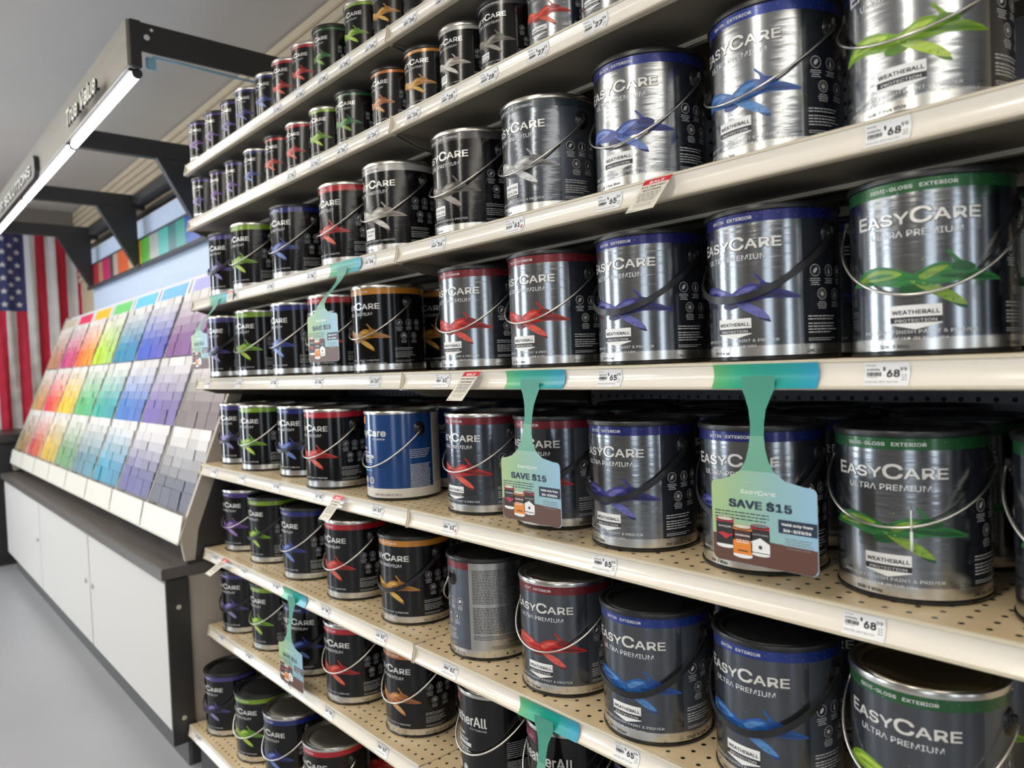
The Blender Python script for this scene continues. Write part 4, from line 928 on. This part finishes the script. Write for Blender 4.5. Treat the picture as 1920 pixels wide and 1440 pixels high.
for c in range(7, -1, -1):
    for tn, (za, zb) in TIER.items():
        for r in range(NR):
            for k in range(4):
                col = card_col(tn, c, r, k)
                st = (zb - za - 0.01) / NR
                z = za + st * r; x = RX0 + CW * c + 0.010 + k * 0.1025 + RC.uniform(-0.002, 0.002)
                y = sl(z) - 0.007 - 0.004 * RC.random(); tl = -math.atan(K) + 0.10
                if cnt < 300 and c >= 4:
                    cnt += 1
                    o = bpy.data.objects.new('color_card', card_me); COL.objects.link(o); o.location = (x, y, z); o.rotation_euler.x = tl; o.color = (*col, 1)
                    sh = 'deep' if r < 2 else ('mid' if r < 4 else 'pale')
                    tag(o, '%s %s card, %s, %s row up, %s tier, %s' % (sh, HUES[tn][c][0], KW[k], ORD[r], tn, CWD[c]), 'color card', 'color cards in the slanted rack')
                else:
                    ca, sa = cos(tl), sin(tl)
                    P = lambda a, b: (x + a, y - b * sa, z + b * ca)
                    far_b.face([P(0.002, 0), P(0.1, 0), P(0.1, 0.064), P(0.002, 0.064)], cm2); far_cols.append(col)
me = far_b.mesh('color_cards'); at = me.color_attributes.new('Col', 'FLOAT_COLOR', 'CORNER')
for f, col in zip(me.polygons, far_cols):
    for li in f.loop_indices: at.data[li].color = (*col, 1)
fo = put('color_cards', me); tag(fo, 'blurred far columns of colour cards filling the rest of the rack', 'color cards'); fo['kind'] = 'stuff'

# boards behind the rack
hs = thing('header_board', 'long strip of bright colour pictures on dark board above the colour cards', 'header board')
M_STRIP = ramp_mat('picture_strip', [(0.0, (0.05, 0.05, 0.055)), (0.07, (0.42, 0.03, 0.04)), (0.13, (0.45, 0.25, 0.15)), (0.17, (0.55, 0.03, 0.12)), (0.24, (0.10, 0.06, 0.06)), (0.27, (0.5, 0.42, 0.36)), (0.31, (0.75, 0.13, 0.03)), (0.40, (0.60, 0.45, 0.25)), (0.46, (0.75, 0.50, 0.05)), (0.50, (0.12, 0.42, 0.06)), (0.56, (0.40, 0.42, 0.38)), (0.62, (0.06, 0.45, 0.42)), (0.68, (0.03, 0.18, 0.20)), (0.73, (0.04, 0.35, 0.30)), (0.78, (0.02, 0.10, 0.45)), (0.9, (0.05, 0.2, 0.6)), (1.0, (0.1, 0.3, 0.6))], 0, -6.1, -3.3, 0.25, True)
MB().box(RX0, 0.455, 0.672, RX1, 0.462, 0.812, M_STRIP).build('picture_strip', hs)
MB().box(RX0, 0.45, 0.655, RX1, 0.47, 0.672, M_DARK).box(RX0, 0.45, 0.812, RX1, 0.47, 0.822, M_DARK).build('frame', hs)
tag(MB().box(RX0, 0.492, -0.61, RX1, 0.51, 0.955, mat('pale_blue_board', (0.60, 0.70, 0.86), 0.55, noise=((3, 3, 14), 0.08))).build('backing_board'), 'pale blue-white backing board behind the rack under the dark canopy', 'board')

cn = thing('display_canopy', 'dark steel canopy with grey front board jutting over the colour card rack', 'canopy', (0, 0, 0))
M_CAN = mat('charcoal_steel', (0.032, 0.031, 0.032), 0.45)
M_FASC = mat('greige_woodgrain_board', (0.30, 0.27, 0.23), 0.5, noise=((2, 60, 60), 0.12))
MB().box(RX0 - 0.3, -0.158, 0.965, -2.478, -0.148, 1.108, M_FASC, 0.001).build('front_board', cn)
e = MB().box(-2.489, -0.148, 0.965, -2.470, -0.118, 1.108, M_CAN).box(-2.484, -0.12, 1.018, -2.474, 0.56, 1.106, M_CAN)
e.tube([(-2.475, -0.10, 1.062), (-2.472, -0.10, 1.062)], 0.009, M_LWHITE, 10).tube([(-2.475, -0.085, 1.088), (-2.472, -0.085, 1.088)], 0.005, M_LWHITE, 10)
e.build('end_beam', cn)
for x in (-3.6, -4.75, -5.9):
    MB().box(x - 0.02, -0.148, 1.0, x + 0.02, 0.5, 1.08, M_CAN, 0.002).prism([(0.24, 1.0), (0.45, 1.0), (0.45, 0.68), (0.43, 0.66)], 0, x - 0.02, x + 0.02, M_CAN).build('bracket', cn)
MB().box(RX0 - 0.2, 0.43, 1.02, -2.49, 0.50, 1.075, M_CAN, 0.002).box(RX0 - 0.2, 0.50, 0.985, -2.49, 0.53, 1.0, M_CAN).build('rear_rail', cn)
M_LED = mat('led_diffuser', (1, 1, 1), 0.4, emit=(0.93, 0.96, 1.0), es=13.0)
for k, (a, b) in enumerate(((-3.42, -2.52), (-4.59, -3.45), (-5.76, -4.62), (-6.35, -5.79))):
    t = thing('led_tube', 'glowing white LED tube under canopy front, %s from near end' % ORD[k], 'light', (0, 0, 0), 0, 'LED tubes under the canopy')
    MB().tube([(a, -0.122, 0.958), (b, -0.122, 0.958)], 0.013, M_LED, 12).build('diffuser', t)
    MB().box(a, -0.147, 0.965, b, -0.11, 0.975, M_CAN).tube([(a - 0.012, -0.122, 0.958), (a, -0.122, 0.958)], 0.015, M_DARK, 12).tube([(b, -0.122, 0.958), (b + 0.012, -0.122, 0.958)], 0.015, M_DARK, 12).build('housing', t)
tag(MB().box(-2.50, -0.10, 0.972, -2.49, -0.07, 1.01, mat('pale_blue_cable', (0.25, 0.5, 0.65), 0.4), 0.003).tube([(-2.49, -0.08, 1.012), (-2.495, 0.05, 1.012), (-2.495, 0.2, 1.008), (-2.495, 0.45, 1.01)], 0.004, mat('pale_blue_cable', (0.25, 0.5, 0.65), 0.4), 6).build('cable_connector'), 'pale blue cable and connector inside the canopy corner', 'cable')

def sign(text, x0, x1, z, cap, label, plate=False):
    t = thing('sign', label, 'sign', (0, 0, 0))
    cream = mat('sign_cream', (0.78, 0.76, 0.68), 0.5); dark = mat('sign_dark_edge', (0.02, 0.02, 0.022), 0.5)
    words = text.split(' '); gap = 0.28; tot = sum(text2d(w_)[2] for w_ in words) + gap * (len(words) - 1); k = (x1 - x0) / tot; px = x0
    yf = -0.158 - (0.03 if not plate else 0.026)
    for w_ in words:
        cu = bpy.data.curves.new('t', 'FONT'); cu.body = w_; cu.size = cap / CAP; cu.resolution_u = 3; cu.offset = 0.02 * cap / CAP; cu.extrude = 0.004 if not plate else 0.002
        if FONT: cu.font = FONT
        ob = bpy.data.objects.new('t', cu); me = bpy.data.meshes.new_from_object(ob); bpy.data.objects.remove(ob)
        xs = [v.co.x for v in me.vertices]; ww = text2d(w_)[2] * k; kk = ww / (max(xs) - min(xs)); mn = min(xs)
        sh = 0.0 if plate else 0.2
        me.transform(Matrix(((kk, sh, 0, px - mn * kk), (0, 0, -1, yf), (0, 1, 0, z), (0, 0, 0, 1))))
        me.update(); me.materials.clear(); me.materials.append(cream); me.materials.append(dark)
        for p in me.polygons: p.material_index = 0 if p.normal.y < -0.7 else 1
        me.name = 'lettering'; put('lettering', me, t); px += ww + gap * k
    if plate:
        h = cap * 0.85; c = z + cap / 2; pts = []
        for cx, cz, a0 in ((x1 + 0.02, c + h - 0.05, 0), (x0 - 0.02, c + h - 0.05, 90), (x0 - 0.02, c - h + 0.05, 180), (x1 + 0.02, c - h + 0.05, 270)):
            for q in range(6): a = rad(a0 + 18 * q); pts.append((cx + 0.05 * cos(a), cz + 0.05 * sin(a)))
        MB().prism(pts, 1, -0.178, -0.158, dark).prism(pts, 1, -0.180, -0.178, mat('sign_grey_face', (0.26, 0.25, 0.22), 0.5)).build('plate', t)
    else:
        for a in (0.2, 0.8):
            xx = x0 + (x1 - x0) * a; MB().tube([(xx, -0.158, z + cap / 2), (xx, yf + 0.02, z + cap / 2)], 0.006, dark, 8).build('standoff', t)
    return t
sign('True Value', -3.20, -2.74, 0.958, 0.080, 'raised cream letters reading True Value on canopy front')
sign('COLOR SOLUTIONS', -5.35, -4.03, 0.962, 0.062, 'far blurred rounded sign plate with cream lettering on canopy front', True)

# ------------------------------------------------------------------ flag
t = thing('flag', 'American flag hanging vertically on the far wall beside the rack', 'flag', (-6.93, 0, 0))
fm = MB(); FW, FH = 0.93, 1.54; y0, z0 = -0.30, 1.18
mr, mw, mb = mat('flag_red', (0.48, 0.012, 0.04), 0.75), mat('flag_white', (0.62, 0.61, 0.62), 0.75), mat('flag_blue', (0.035, 0.04, 0.14), 0.75)
def fp(u, v, lift=0): return (0.018 * sin(u * 34 + v * 2.2) + 0.008 * sin(u * 70 - v * 5) + 0.003 * sin(v * 60 + u * 20) + lift, y0 + u * FW, z0 - v * FH)
NU, NV = 104, 90
vg = [[fm.bm.verts.new(fp(i / NU, j / NV)) for i in range(NU + 1)] for j in range(NV + 1)]
for m_ in (mr, mw, mb): fm.s(m_)
for j in range(NV):
    for i in range(NU):
        st = int((i + 0.5) / NU * 13)
        k = 2 if (st < 7 and j < 36) else (0 if st % 2 == 0 else 1)
        f = fm.bm.faces.new((vg[j][i], vg[j + 1][i], vg[j + 1][i + 1], vg[j][i + 1])); f.material_index = k; f.smooth = True
for a in range(1, 10):
    for b in range(1, 12):
        if (a + b) % 2: continue
        u, v = a / 10 * 7 / 13, b / 12 * 0.4
        pts = []
        for q in range(10):
            rr_ = 0.026 if q % 2 == 0 else 0.0105; an = pi / 2 + q * pi / 5
            pts.append(fp(u + rr_ * cos(an) / FW, v - rr_ * sin(an) / FH, 0.003))
        c_ = fm.bm.verts.new(fp(u, v, 0.003)); pv = [fm.bm.verts.new(p) for p in pts]
        for q in range(10): fm.bm.faces.new((c_, pv[q], pv[(q + 1) % 10])).material_index = 1
fm.build('cloth', t)
MB().tube([(-0.01, y0 - 0.02, z0 + 0.005), (-0.01, y0 + FW + 0.02, z0 + 0.005)], 0.008, M_DARK, 10).build('rod', t)

# dark stand beyond the cabinet
t = thing('service_stand', 'black low counter beyond the cabinet below the flag', 'counter', (0, 0, 0))
MB().box(-6.95, -0.55, FLOOR + 0.05, -6.22, 0.50, -0.42, mat('black_stand', (0.018, 0.018, 0.02), 0.5), 0.01).build('body', t)
MB().box(-6.97, -0.57, -0.42, -6.20, 0.50, -0.36, mat('black_stand_top', (0.03, 0.03, 0.032), 0.4), 0.008).build('top', t)
MB().box(-6.93, -0.53, FLOOR, -6.24, 0.50, FLOOR + 0.05, M_INK).build('base', t)
